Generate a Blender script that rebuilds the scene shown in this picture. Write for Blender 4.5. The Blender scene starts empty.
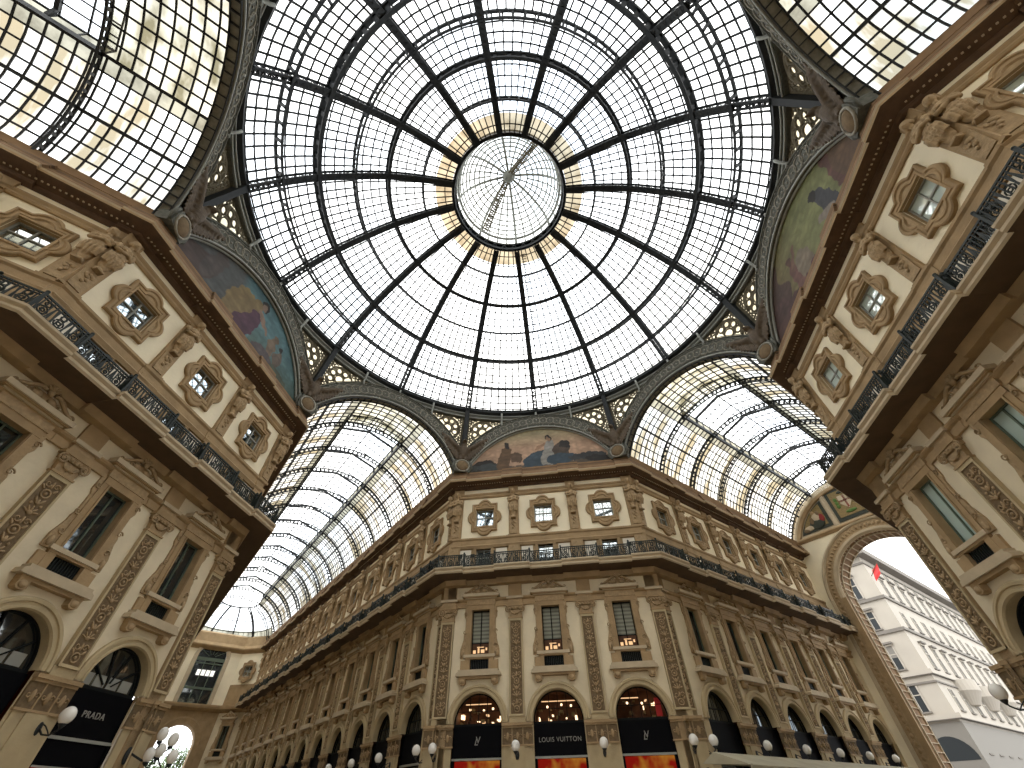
import bpy, bmesh, math, random
from math import sin, cos, tan, pi, radians, sqrt, atan2, hypot
from mathutils import Vector, Matrix
random.seed(7)
S = bpy.context.scene
COL = S.collection
R = 18.2                       # apothem of the octagonal crossing
HALF = R * tan(radians(22.5))  # half a chamfered facade = half an arcade width
PI = pi

# ------------------------------------------------------------------ materials
def mat(name, base, rough=0.7, noise=0.0, scale=3.0, metal=0.0, spec=0.3, bump=0.0, bscale=20.0, tint=None, coords='Object'):
    m = bpy.data.materials.new(name); m.use_nodes = True
    nt = m.node_tree; b = nt.nodes['Principled BSDF']
    b.inputs['Roughness'].default_value = rough
    b.inputs['Metallic'].default_value = metal
    b.inputs['Specular IOR Level'].default_value = spec
    b.inputs['Base Color'].default_value = (*base, 1)
    tc = nt.nodes.new('ShaderNodeTexCoord')
    if noise > 0:
        n = nt.nodes.new('ShaderNodeTexNoise'); n.inputs['Scale'].default_value = scale; n.inputs['Detail'].default_value = 5
        nt.links.new(tc.outputs[coords], n.inputs['Vector'])
        r = nt.nodes.new('ShaderNodeValToRGB')
        t = tint or tuple(c * (1 - noise) for c in base)
        r.color_ramp.elements[0].color = (*t, 1); r.color_ramp.elements[0].position = 0.3
        r.color_ramp.elements[1].color = (*base, 1); r.color_ramp.elements[1].position = 0.65
        nt.links.new(n.outputs['Fac'], r.inputs['Fac']); nt.links.new(r.outputs['Color'], b.inputs['Base Color'])
    if bump > 0:
        n2 = nt.nodes.new('ShaderNodeTexNoise'); n2.inputs['Scale'].default_value = bscale; n2.inputs['Detail'].default_value = 3
        nt.links.new(tc.outputs[coords], n2.inputs['Vector'])
        bp = nt.nodes.new('ShaderNodeBump'); bp.inputs['Strength'].default_value = bump; bp.inputs['Distance'].default_value = 0.05
        nt.links.new(n2.outputs['Fac'], bp.inputs['Height']); nt.links.new(bp.outputs['Normal'], b.inputs['Normal'])
    return m

M = {}
M['cream'] = mat('cream_plaster', (.90, .80, .58), .85, .12, .6, bump=.15, bscale=6)
M['greyplaster'] = mat('grey_plaster', (.74, .635, .44), .85, .14, .8, bump=.15, bscale=6)
M['stone'] = mat('ochre_stone', (.395, .272, .142), .8, .25, 1.4, bump=.3, bscale=9)
M['stone2'] = mat('carved_stone', (.42, .295, .16), .8, .3, 5, bump=.4, bscale=14)
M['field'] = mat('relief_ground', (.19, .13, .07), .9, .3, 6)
M['lstone'] = mat('pale_stone', (.50, .395, .23), .8, .2, 1.0, bump=.2, bscale=9)
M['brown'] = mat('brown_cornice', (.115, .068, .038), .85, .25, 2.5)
M['rbrown'] = mat('red_brown_stone', (.25, .15, .075), .85, .3, 1.5)
M['spanel'] = mat('soffit_panel', (.26, .25, .20), .7, .3, 6)
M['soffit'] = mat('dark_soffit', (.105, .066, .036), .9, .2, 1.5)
M['lip'] = mat('pale_lip_stone', (.52, .42, .28), .75, .15, 2)
M['iron'] = mat('black_iron', (.022, .025, .026), .55, .3, 3)
M['rail'] = mat('dark_green_iron', (.02, .026, .022), .5)
M['band'] = mat('grey_green_band', (.13, .13, .105), .7, .35, 8, bump=.3, bscale=12)
M['bandorn'] = mat('pale_band_ornament', (.34, .32, .26), .7, .2, 6)
M['tube'] = mat('grey_moulding', (.36, .37, .33), .6, .15, 3)
M['fret'] = mat('fretwork', (.20, .17, .11), .7, .3, 5)
M['bronze'] = mat('bronze', (.115, .082, .05), .6, .35, 6, bump=.5, bscale=10)
M['globe'] = mat('opal_globe', (.80, .77, .70), .25, spec=.5)
M['black'] = mat('black_sign', (.004, .004, .005), .7, spec=.05)
M['letters'] = mat('sign_letters', (.26, .25, .22), .5)
M['white'] = mat('white_panel', (.72, .66, .54), .8)
M['grille'] = mat('dark_grille', (.010, .011, .010), .7, spec=.1)
M['woodframe'] = mat('window_sash', (.30, .30, .26), .6)
M['floor'] = mat('floor_marble', (.38, .32, .24), .4, .3, .5)
M['ext'] = mat('pale_facade', (.42, .38, .32), .85, .1, .3)
M['extb'] = mat('facade_belt', (.20, .18, .155), .85, .2, .5)
M['extd'] = mat('facade_glass', (.03, .034, .036), .4, spec=.2)
M['shutter'] = mat('facade_shutter', (.20, .185, .16), .8)
M['leaf'] = mat('leaves', (.11, .20, .04), .7, .5, 1.5)
M['bark'] = mat('bark', (.10, .07, .045), .9)
M['red'] = mat('red_flag', (.65, .05, .05), .8)
M['dred'] = mat('dark_red_mosaic', (.22, .025, .02), .7)
M['asphalt'] = mat('street', (.2, .19, .18), .9)
M['green_frame'] = mat('green_window_frame', (.10, .13, .09), .6)
M['gold'] = mat('gold_mosaic', (.27, .185, .065), .5, .4, 8)
M['mdark'] = mat('dark_mosaic', (.035, .04, .025), .5, .4, 8)

M['shopwood'] = mat('shop_interior', (.13, .055, .025), .7, .5, 2)

def glassy(name, tint, gloss, rough=.03):
    """window glass in front of a dim room: mirror-like surface over a dark body"""
    m = bpy.data.materials.new(name); m.use_nodes = True; nt = m.node_tree
    for n in list(nt.nodes): nt.nodes.remove(n)
    o = nt.nodes.new('ShaderNodeOutputMaterial'); d = nt.nodes.new('ShaderNodeBsdfDiffuse'); g = nt.nodes.new('ShaderNodeBsdfGlossy')
    d.inputs['Color'].default_value = (*tint, 1); g.inputs['Roughness'].default_value = rough
    g.inputs['Color'].default_value = (.92, .97, .95, 1)
    mx = nt.nodes.new('ShaderNodeMixShader'); mx.inputs[0].default_value = gloss
    nt.links.new(d.outputs[0], mx.inputs[1]); nt.links.new(g.outputs[0], mx.inputs[2]); nt.links.new(mx.outputs[0], o.inputs[0])
    return m
M['pane_dark'] = glassy('dark_window_glass', (.02, .022, .022), .12)
M['pane_oc'] = glassy('reflecting_window_glass', (.04, .05, .05), .55)
M['pane_mint'] = glassy('pale_blind_behind_glass', (.42, .52, .46), .12)
M['pane_mint2'] = glassy('pale_oculus_blind_behind_glass', (.62, .72, .66), .3)  # lighter mint blind behind the quatrefoil panes
M['pane_blind'] = None

def blind():
    m = bpy.data.materials.new('slatted_blind_behind_glass'); m.use_nodes = True; nt = m.node_tree
    b = nt.nodes['Principled BSDF']; b.inputs['Roughness'].default_value = .5
    tc = nt.nodes.new('ShaderNodeTexCoord'); w = nt.nodes.new('ShaderNodeTexWave'); w.bands_direction = 'Z'; w.inputs['Scale'].default_value = 1.3
    w.inputs['Distortion'].default_value = .4
    r = nt.nodes.new('ShaderNodeValToRGB'); r.color_ramp.elements[0].color = (.12, .12, .085, 1); r.color_ramp.elements[1].color = (.26, .26, .19, 1)
    nt.links.new(tc.outputs['Object'], w.inputs['Vector']); nt.links.new(w.outputs['Fac'], r.inputs[0]); nt.links.new(r.outputs[0], b.inputs['Base Color'])
    return m
M['pane_blind'] = blind()

def emit(name, col, st):
    m = bpy.data.materials.new(name); m.use_nodes = True; nt = m.node_tree
    for n in list(nt.nodes): nt.nodes.remove(n)
    o = nt.nodes.new('ShaderNodeOutputMaterial'); e = nt.nodes.new('ShaderNodeEmission')
    e.inputs[0].default_value = (*col, 1); e.inputs[1].default_value = st; nt.links.new(e.outputs[0], o.inputs[0])
    return m
M['lamp'] = emit('warm_shop_lamp', (1, .68, .38), 2.2)
M['white_glow'] = emit('white_pane_glow', (1, .96, .88), 1.1)  # white reflection in the far arched window, given as emission
M['orange'] = emit('backlit_orange_display', (.9, .25, .04), .30)
_nt = M['orange'].node_tree; _e = [n for n in _nt.nodes if n.type == 'EMISSION'][0]; _tc = _nt.nodes.new('ShaderNodeTexCoord'); _n = _nt.nodes.new('ShaderNodeTexNoise'); _n.inputs['Scale'].default_value = 1.3
_r = _nt.nodes.new('ShaderNodeValToRGB'); _r.color_ramp.elements[0].position = .4; _r.color_ramp.elements[0].color = (.55, .02, .01, 1); _r.color_ramp.elements[1].position = .6; _r.color_ramp.elements[1].color = (.95, .38, .05, 1)
_nt.links.new(_tc.outputs['Object'], _n.inputs['Vector']); _nt.links.new(_n.outputs['Fac'], _r.inputs[0]); _nt.links.new(_r.outputs[0], _e.inputs[0])
M['canopy'] = mat('beige_canopy', (.40, .36, .25), .8, .2, 1)
M['lamp2'] = emit('warm_window_lamp', (1, .6, .3), .9)

def roofglass(name, tint, stain, st_scale, amount, gloss=.04, stretch=(1, 1, 1)):
    m = bpy.data.materials.new(name); m.use_nodes = True; nt = m.node_tree
    for n in list(nt.nodes): nt.nodes.remove(n)
    o = nt.nodes.new('ShaderNodeOutputMaterial'); t = nt.nodes.new('ShaderNodeBsdfTransparent'); g = nt.nodes.new('ShaderNodeBsdfGlossy')
    g.inputs['Roughness'].default_value = .1
    tc = nt.nodes.new('ShaderNodeTexCoord'); mp = nt.nodes.new('ShaderNodeMapping'); mp.inputs['Scale'].default_value = stretch
    n = nt.nodes.new('ShaderNodeTexNoise'); n.inputs['Scale'].default_value = st_scale; n.inputs['Detail'].default_value = 4
    r = nt.nodes.new('ShaderNodeValToRGB')
    r.color_ramp.elements[0].position = amount - .13; r.color_ramp.elements[0].color = (*stain, 1)
    r.color_ramp.elements[1].position = amount + .12; r.color_ramp.elements[1].color = (*tint, 1)
    nt.links.new(tc.outputs['Object'], mp.inputs[0]); nt.links.new(mp.outputs[0], n.inputs['Vector'])
    nt.links.new(n.outputs['Fac'], r.inputs[0]); nt.links.new(r.outputs[0], t.inputs[0])
    mx = nt.nodes.new('ShaderNodeMixShader'); mx.inputs[0].default_value = gloss
    nt.links.new(t.outputs[0], mx.inputs[1]); nt.links.new(g.outputs[0], mx.inputs[2]); nt.links.new(mx.outputs[0], o.inputs[0])
    return m
M['glass'] = roofglass('dome_glass', (.96, .97, .97), (.80, .79, .72), .35, .30)
M['vglass'] = roofglass('vault_glass', (.95, .96, .95), (.25, .21, .14), .42, .53, stretch=(1.7, .45, .45))
M['amber'] = roofglass('amber_stained_glass', (.34, .28, .19), (.19, .145, .09), .8, .45)
M['shade_dirt'] = roofglass('shade_and_dirt_glass', (.27, .255, .20), (.13, .12, .09), .9, .48)  # carries the painted shadow beside the roof lights; grey glass elsewhere
M['stained'] = roofglass('stained_crown_glass', (.62, .58, .48), (.13, .115, .07), .6, .50, stretch=(1.2, .6, .6))
M['frost'] = roofglass('frosted_glass', (.50, .45, .33), (.30, .26, .17), .9, .42)

def vcol(name):
    m = bpy.data.materials.new(name); m.use_nodes = True; nt = m.node_tree; b = nt.nodes['Principled BSDF']
    a = nt.nodes.new('ShaderNodeVertexColor'); a.layer_name = 'Col'; b.inputs['Roughness'].default_value = .75
    n = nt.nodes.new('ShaderNodeTexNoise'); n.inputs['Scale'].default_value = 9; n.inputs['Detail'].default_value = 3
    mx = nt.nodes.new('ShaderNodeMixRGB'); mx.blend_type = 'MULTIPLY'; mx.inputs[0].default_value = .7
    nt.links.new(a.outputs[0], mx.inputs[1]); nt.links.new(n.outputs['Fac'], mx.inputs[2]); nt.links.new(mx.outputs[0], b.inputs['Base Color'])
    return m
M['mosaic'] = vcol('mosaic_painting')

# ------------------------------------------------------------------ mesh builder
class MB:
    def __init__(s): s.v = []; s.f = []; s.m = []; s.sm = []; s.mats = []
    def mi(s, m):
        if m not in s.mats: s.mats.append(m)
        return s.mats.index(m)
    def add(s, vs, fs, m, smooth=False):
        o = len(s.v); s.v += [tuple(v) for v in vs]; k = s.mi(m)
        for f in fs: s.f.append(tuple(i + o for i in f)); s.m.append(k); s.sm.append(smooth)
    def box(s, x0, x1, y0, y1, z0, z1, m):
        vs = [(x, y, z) for x in (x0, x1) for y in (y0, y1) for z in (z0, z1)]
        s.add(vs, [(0, 1, 3, 2), (4, 6, 7, 5), (0, 4, 5, 1), (2, 3, 7, 6), (0, 2, 6, 4), (1, 5, 7, 3)], m)
    def quad(s, a, b, c, d, m): s.add([a, b, c, d], [(0, 1, 2, 3)], m)
    def bar(s, a, b, w, h, m, up=(0, 0, 1)):
        a = Vector(a); b = Vector(b); d = (b - a)
        if d.length < 1e-6: return
        d.normalize(); u = Vector(up)
        x = d.cross(u)
        if x.length < 1e-4: x = d.cross(Vector((1, 0, 0)))
        x.normalize(); y = x.cross(d); x *= w / 2; y *= h / 2
        vs = [p + sx * x + sy * y for p in (a, b) for sx, sy in ((-1, -1), (1, -1), (1, 1), (-1, 1))]
        s.add(vs, [(0, 1, 2, 3), (7, 6, 5, 4), (0, 4, 5, 1), (1, 5, 6, 2), (2, 6, 7, 3), (3, 7, 4, 0)], m)
    def strip(s, pts, ups, w, h, m):
        """continuous bar along pts; ups: normal direction at each point"""
        n = len(pts); vs = []
        for i, p in enumerate(pts):
            p = Vector(p); d = (Vector(pts[min(i + 1, n - 1)]) - Vector(pts[max(i - 1, 0)])).normalized()
            u = Vector(ups[i]).normalized(); x = d.cross(u).normalized() * (w / 2); y = u * (h / 2)
            vs += [p - x - y, p + x - y, p + x + y, p - x + y]
        fs = [(0, 1, 2, 3)]
        for i in range(n - 1):
            a = 4 * i
            fs += [(a + j, a + 4 + j, a + 4 + (j + 1) % 4, a + (j + 1) % 4) for j in range(4)]
        fs.append(tuple(4 * (n - 1) + j for j in (3, 2, 1, 0)))
        s.add(vs, fs, m)
    def tube(s, pts, r, m, n=6, closed=False):
        P = [Vector(p) for p in pts]; k = len(P); vs = []
        rr = r if hasattr(r, '__len__') else [r] * k
        for i, p in enumerate(P):
            d = (P[(i + 1) % k] - P[(i - 1) % k]) if closed else (P[min(i + 1, k - 1)] - P[max(i - 1, 0)])
            d.normalize(); u = Vector((0, 0, 1)) if abs(d.z) < .9 else Vector((0, 1, 0))
            x = d.cross(u).normalized(); y = x.cross(d)
            vs += [p + (x * cos(2 * PI * j / n) + y * sin(2 * PI * j / n)) * rr[i] for j in range(n)]
        fs = []
        for i in range(k if closed else k - 1):
            a = i * n; b = ((i + 1) % k) * n
            fs += [(a + j, a + (j + 1) % n, b + (j + 1) % n, b + j) for j in range(n)]
        if not closed: fs += [tuple(range(n - 1, -1, -1)), tuple((k - 1) * n + j for j in range(n))]
        s.add(vs, fs, m, True)
    def ell(s, c, r, m, rot=None, nu=8, nv=6):
        c = Vector(c); Rm = rot if rot is not None else Matrix.Identity(3); vs = [c + Rm @ Vector((0, 0, r[2]))]
        for i in range(1, nv):
            a = PI * i / nv
            for j in range(nu):
                b = 2 * PI * j / nu
                vs.append(c + Rm @ Vector((r[0] * sin(a) * cos(b), r[1] * sin(a) * sin(b), r[2] * cos(a))))
        vs.append(c + Rm @ Vector((0, 0, -r[2]))); fs = []
        for j in range(nu): fs.append((0, 1 + j, 1 + (j + 1) % nu))
        for i in range(nv - 2):
            a = 1 + i * nu; b = a + nu
            fs += [(a + j, b + j, b + (j + 1) % nu, a + (j + 1) % nu) for j in range(nu)]
        l = len(vs) - 1; a = 1 + (nv - 2) * nu
        for j in range(nu): fs.append((l, a + (j + 1) % nu, a + j))
        s.add(vs, fs, m, True)
    def lathe(s, c, prof, m, n=12):
        vs = []; fs = []
        for r, z in prof: vs += [(c[0] + r * cos(2 * PI * j / n), c[1] + r * sin(2 * PI * j / n), c[2] + z) for j in range(n)]
        for i in range(len(prof) - 1):
            a = i * n; b = a + n; fs += [(a + j, a + (j + 1) % n, b + (j + 1) % n, b + j) for j in range(n)]
        s.add(vs, fs, m, True)
    def prism(s, poly, y0, y1, m):
        """poly in x,z extruded in y"""
        n = len(poly); vs = [(x, y0, z) for x, z in poly] + [(x, y1, z) for x, z in poly]
        s.add(vs, [tuple(range(n)), tuple(range(2 * n - 1, n - 1, -1))] + [(i, i + n, (i + 1) % n + n, (i + 1) % n) for i in range(n)], m)
    def loops(s, loops, m, closed=True, smooth=False):
        n = len(loops[0]); vs = [p for l in loops for p in l]; fs = []
        for i in range(len(loops) - 1):
            a = i * n; b = a + n
            fs += [(a + j, a + (j + 1) % n, b + (j + 1) % n, b + j) for j in range(n if closed else n - 1)]
        s.add(vs, fs, m, smooth)
    def arch(s, cx, cz, prof, a0, a1, n, m):
        """sweep profile [(radius, y)] through the angles a0..a1 (radians) about (cx,cz) in the xz plane"""
        L = []
        for i in range(n + 1):
            a = a0 + (a1 - a0) * i / n
            L.append([(cx + r * cos(a), y, cz + r * sin(a)) for r, y in prof])
        s.loops(L, m, closed=False)
    def build(s, name, parent=None, loc=None):
        me = bpy.data.meshes.new(name); me.from_pydata(s.v, [], s.f)
        for m in s.mats: me.materials.append(M[m] if isinstance(m, str) else m)
        me.polygons.foreach_set('material_index', s.m); me.polygons.foreach_set('use_smooth', s.sm); me.update()
        o = bpy.data.objects.new(name, me); COL.objects.link(o)
        if parent: o.parent = parent
        if loc: o.location = loc
        return o

def empty(name, loc=(0, 0, 0), rz=0):
    o = bpy.data.objects.new(name, None); COL.objects.link(o); o.location = loc; o.rotation_euler = (0, 0, rz); o.empty_display_size = .2
    return o
def tag(o, label, cat, group=None, kind=None):
    o['label'] = label; o['category'] = cat
    if group: o['group'] = group
    if kind: o['kind'] = kind
    return o
KIDS = {}
def kids(o): return [c for c in bpy.data.objects if c.parent == o]
def copy_tree(src, loc, rz, scale=None):
    if src.as_pointer() not in KIDS: KIDS[src.as_pointer()] = [(c, kids(c)) for c in kids(src)]
    r = src.copy(); COL.objects.link(r); r.location = loc; r.rotation_euler = (0, 0, rz)
    if scale: r.scale = scale
    for c, gs in KIDS[src.as_pointer()]:
        d = c.copy(); COL.objects.link(d); d.parent = r
        for g in gs:
            e = g.copy(); COL.objects.link(e); e.parent = d
    return r
USED = set()
def place(src, loc, rz, label, cat, group=None, kind=None, scale=None):
    if src.as_pointer() not in USED:
        USED.add(src.as_pointer())
        if src.as_pointer() not in KIDS: KIDS[src.as_pointer()] = [(c, kids(c)) for c in kids(src)]
        o = src; o.location = loc; o.rotation_euler = (0, 0, rz)
        if scale: o.scale = scale
    else: o = copy_tree(src, loc, rz, scale)
    return tag(o, label, cat, group, kind)
def sculpt(mb, name, parent, voxel, mkey, smooth=1):
    """fuse overlapping volumes into one continuous carved surface"""
    o = mb.build(name + '_tmp'); md = o.modifiers.new('r', 'REMESH'); md.mode = 'VOXEL'; md.voxel_size = voxel; md.use_smooth_shade = True
    if smooth:
        sm = o.modifiers.new('s', 'SMOOTH'); sm.iterations = smooth; sm.factor = .5
    dg = bpy.context.evaluated_depsgraph_get(); dg.update()
    me = bpy.data.meshes.new_from_object(o.evaluated_get(dg)); me.name = name
    me.materials.clear(); me.materials.append(M[mkey])
    bpy.data.objects.remove(o)
    r = bpy.data.objects.new(name, me); COL.objects.link(r)
    if parent: r.parent = parent
    return r

# ------------------------------------------------------------------ frames: x along the wall (right when facing it), -y towards the hall
class Frame:
    def __init__(s, ang, dist):
        s.ang = ang; s.dist = dist; a = radians(ang); s.n = Vector((cos(a), sin(a), 0)); s.r = Vector((sin(a), -cos(a), 0)); s.rz = a - PI / 2
    def p(s, t, d=0, z=0): return s.n * (s.dist - d) + s.r * t + Vector((0, 0, z))

# ------------------------------------------------------------------ prototypes
def rho(phi, k=1.0):
    """outline of the barbed quatrefoil surround"""
    c, s_ = abs(cos(phi)), abs(sin(phi)); a, b = 1.10, 1.25
    r = min(a / max(c, 1e-6), b / max(s_, 1e-6))
    for cx, rad, along in ((.86, .60, c), (1.03, .60, s_)):
        perp = sqrt(max(0, 1 - along * along)); q = rad * rad - (cx * perp) ** 2
        if q > 0: r = max(r, cx * along + sqrt(q))
    return r * k
def p_oculus(pane, name='oculus_window'):
    root = empty(name); N = 128
    ph = [2 * PI * i / N for i in range(N)]
    corners = [atan2(s2 * 1.25, s1 * 1.10) % (2 * PI) for s1 in (1, -1) for s2 in (1, -1)] 
    for c in corners:
        j = min(range(N), key=lambda i: abs(ph[i] - c)); ph[j] = c
    def L(k, y): return [(rho(a, k) * cos(a), y, rho(a, k) * sin(a)) for a in ph]
    def sq(a, hx, hz): r = min(hx / max(abs(cos(a)), 1e-6), hz / max(abs(sin(a)), 1e-6)); return r
    def Q(hx, hz, y): return [(sq(a, hx, hz) * cos(a), y, sq(a, hx, hz) * sin(a)) for a in ph]
    mb = MB(); mb.loops([L(1, 0), L(1, -.16), L(.96, -.20), L(.90, -.20), L(.875, -.13), L(.83, -.13), L(.80, -.17), L(.74, -.17)], 'stone')
    mb.loops([L(.74, -.17), L(.70, -.09), Q(.90, .92, -.08)], 'stone2')
    mb.loops([Q(.90, .92, -.08), Q(.88, .90, -.14), Q(.78, .80, -.14), Q(.75, .77, .28)], 'stone')
    mb.build('surround', root)
    g = MB(); g.quad((-.75, .26, -.77), (.75, .26, -.77), (.75, .26, .77), (-.75, .26, .77), pane); g.build('pane', root)
    f = MB()
    for x in (-.72, 0, .72): f.box(x - .035, x + .035, .19, .25, -.77, .77, 'woodframe')
    for z in (-.74, .05, .74): f.box(-.75, .75, .19, .25, z - .035, z + .035, 'woodframe')
    f.build('sash', root); return root
def p_attic(pane, name='attic_window'):
    root = empty(name); mb = MB()          # z from 0 (14.6) to 1.85
    mb.box(-.82, -.6, -.10, .05, 0, 1.9, 'stone'); mb.box(.6, .82, -.10, .05, 0, 1.9, 'stone'); mb.box(-.82, .82, -.12, .05, 1.85, 2.0, 'stone')
    mb.box(-.6, .6, .3, .34, 1.8, 1.86, 'brown'); mb.build('surround', root)
    g = MB(); g.quad((-.62, .24, 0), (.62, .24, 0), (.62, .24, 1.86), (-.62, .24, 1.86), pane); g.build('pane', root)
    f = MB()
    for x in (-.57, 0, .57): f.box(x - .035, x + .035, .17, .23, 0, 1.86, 'woodframe')
    for z in (.04, 1.2, 1.8): f.box(-.6, .6, .17, .23, z - .03, z + .03, 'woodframe')
    f.build('sash', root)
    w = MB()
    for s_ in (-1, 1):
        w.box(min(s_ * 1.02, s_ * 1.92), max(s_ * 1.02, s_ * 1.92), -.06, .02, .35, 1.82, 'white')
    w.build('side_panel', root); return root

def scroll(mb, cx, cz, r, turns, dirn, y, rad, m, start=0.0, n=26):
    pts = []
    for i in range(n + 1):
        a = start + dirn * 2 * PI * turns * i / n; q = r * (1 - .8 * i / n)
        pts.append((cx + q * cos(a), y, cz + q * sin(a)))
    mb.tube(pts, [rad * (1 - .45 * i / n) for i in range(n + 1)], m, n=5)
def p_tall(pane, name='tall_window', lit=False):
    root = empty(name)                       # z absolute
    mb = MB()
    for s_ in (-1, 1):                       # architrave with stepped jambs and flared console outline
        mb.box(min(s_ * .64, s_ * .98), max(s_ * .64, s_ * .98), -.14, .30, 8.25, 12.15, 'stone')
        mb.box(min(s_ * .66, s_ * .74), max(s_ * .66, s_ * .74), -.19, -.13, 9.13, 11.9, 'stone')
        prof = [(.98, 12.1), (1.16, 12.1), (1.18, 11.5), (1.08, 11.3), (1.08, 10.5), (1.17, 10.3), (1.17, 10.05), (1.28, 9.7), (1.36, 9.45), (1.36, 8.95), (.98, 8.95)]
        mb.prism([(s_ * x, z) for x, z in prof], -.09, .0, 'stone2')
        mb.box(min(s_ * .98, s_ * 1.28), max(s_ * .98, s_ * 1.28), -.12, 0, 8.2, 8.8, 'stone')
    mb.box(-.98, .98, -.16, .30, 11.92, 12.22, 'stone')
    mb.build('architrave', root)
    o = MB()
    for s_ in (-1, 1):
        for z in (11.72, 10.5, 9.65):
            scroll(o, s_ * 1.08, z, .14, 1.2, s_, -.13, .035, 'stone2')
        o.ell((s_ * 1.2, -.12, 9.2), (.12, .08, .2), 'stone2')
    o.build('jamb_scroll', root)
    g = MB(); g.quad((-.66, .28, 8.9), (.66, .28, 8.9), (.66, .28, 11.95), (-.66, .28, 11.95), pane); g.build('pane', root)
    f = MB()
    for x in (-.61, 0, .61): f.box(x - .03, x + .03, .2, .27, 9.1, 11.92, 'grille' if lit else 'green_frame')
    for z in ((9.85, 9.15, 11.88) if lit else (9.15, 11.88)): f.box(-.64, .64, .2, .27, z - .03, z + .03, 'grille' if lit else 'green_frame')
    f.build('sash', root)
    if lit:
        e = MB(); e.box(-.6, .6, .21, .275, 9.2, 9.82, 'shopwood')
        for x, z, w, h in ((-.4, 9.35, .12, .2), (-.12, 9.42, .08, .3), (.18, 9.38, .16, .2), (.42, 9.5, .07, .16), (.05, 9.62, .3, .05)): e.box(x - w, x + w * .6, .2, .24, z - h / 2, z + h / 2, 'lamp2')
        e.build('lit_interior', root)
    t = MB(); t.box(-1.08, 1.08, -.22, .28, 8.95, 9.12, 'lip'); t.box(-1.0, 1.0, -.16, .1, 8.86, 8.95, 'stone'); t.build('transom_shelf', root)
    k = MB(); k.box(-.70, .70, .06, .12, 8.22, 8.9, 'grille')
    for i in range(12): k.box(-.66 + i * .12 - .012, -.66 + i * .12 + .012, .02, .06, 8.22, 8.9, 'rail')
    k.build('grille', root)
    b = MB(); prof = [(-1.35, 8.22), (-1.35, 8.12), (-1.48, 8.05), (-1.52, 7.88), (1.52, 7.88), (1.48, 8.05), (1.35, 8.12), (1.35, 8.22)]
    b.prism(prof, -.42, 0, 'lip'); b.box(-1.3, 1.3, -.3, 0, 7.74, 7.88, 'stone'); so = b.build('sill', root)
    for s_ in (-1, 1):
        c = MB(); c.prism([(s_ * 1.28, 7.74), (s_ * .86, 7.74), (s_ * .86, 7.50), (s_ * .95, 7.42), (s_ * 1.19, 7.42), (s_ * 1.28, 7.50)], -.3, 0, 'stone'); c.ell((s_ * 1.07, -.28, 7.6), (.18, .1, .14), 'stone2'); c.build('bracket', so)
    h = MB(); h.box(-1.05, 1.05, -.2, 0, 12.22, 12.62, 'stone2'); h.box(-1.2, 1.2, -.32, 0, 12.62, 12.74, 'lip'); h.box(-1.38, 1.38, -.50, 0, 12.74, 12.95, 'lip'); h.box(-1.3, 1.3, -.42, 0, 12.68, 12.74, 'stone')
    ho = h.build('cornice_head', root)
    q = MB(); pts = []
    for s_ in (-1, 1):
        P = [(s_ * x, -.34, z) for x, z in ((1.2, 13.0), (1.0, 13.08), (.78, 13.2), (.55, 13.36), (.36, 13.46), (.2, 13.42))]
        q.tube(P, [.05, .07, .08, .09, .08, .06], 'stone2', n=6)
        scroll(q, s_ * 1.14, 13.06, .13, 1.2, s_, -.34, .04, 'stone2'); scroll(q, s_ * .55, 13.14, .17, 1.3, -s_, -.3, .045, 'stone2')
        q.ell((s_ * .3, -.26, 13.15), (.2, .1, .14), 'stone2'); q.ell((s_ * .85, -.26, 13.04), (.2, .08, .09), 'stone2')
    q.prism([(-1.2, 12.95), (1.2, 12.95), (.75, 13.12), (.35, 13.36), (-.35, 13.36), (-.75, 13.12)], -.22, 0, 'stone')
    for i in range(5):
        a = radians(40 + 25 * i); q.ell((.17 * cos(a) * 1.2, -.34, 13.42 + .2 * sin(a)), (.055, .05, .15), 'stone2', Matrix.Rotation(-(a - PI / 2), 3, 'Y'))
    q.ell((0, -.36, 13.4), (.13, .1, .13), 'stone2'); q.build('crest', ho)
    return root

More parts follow.
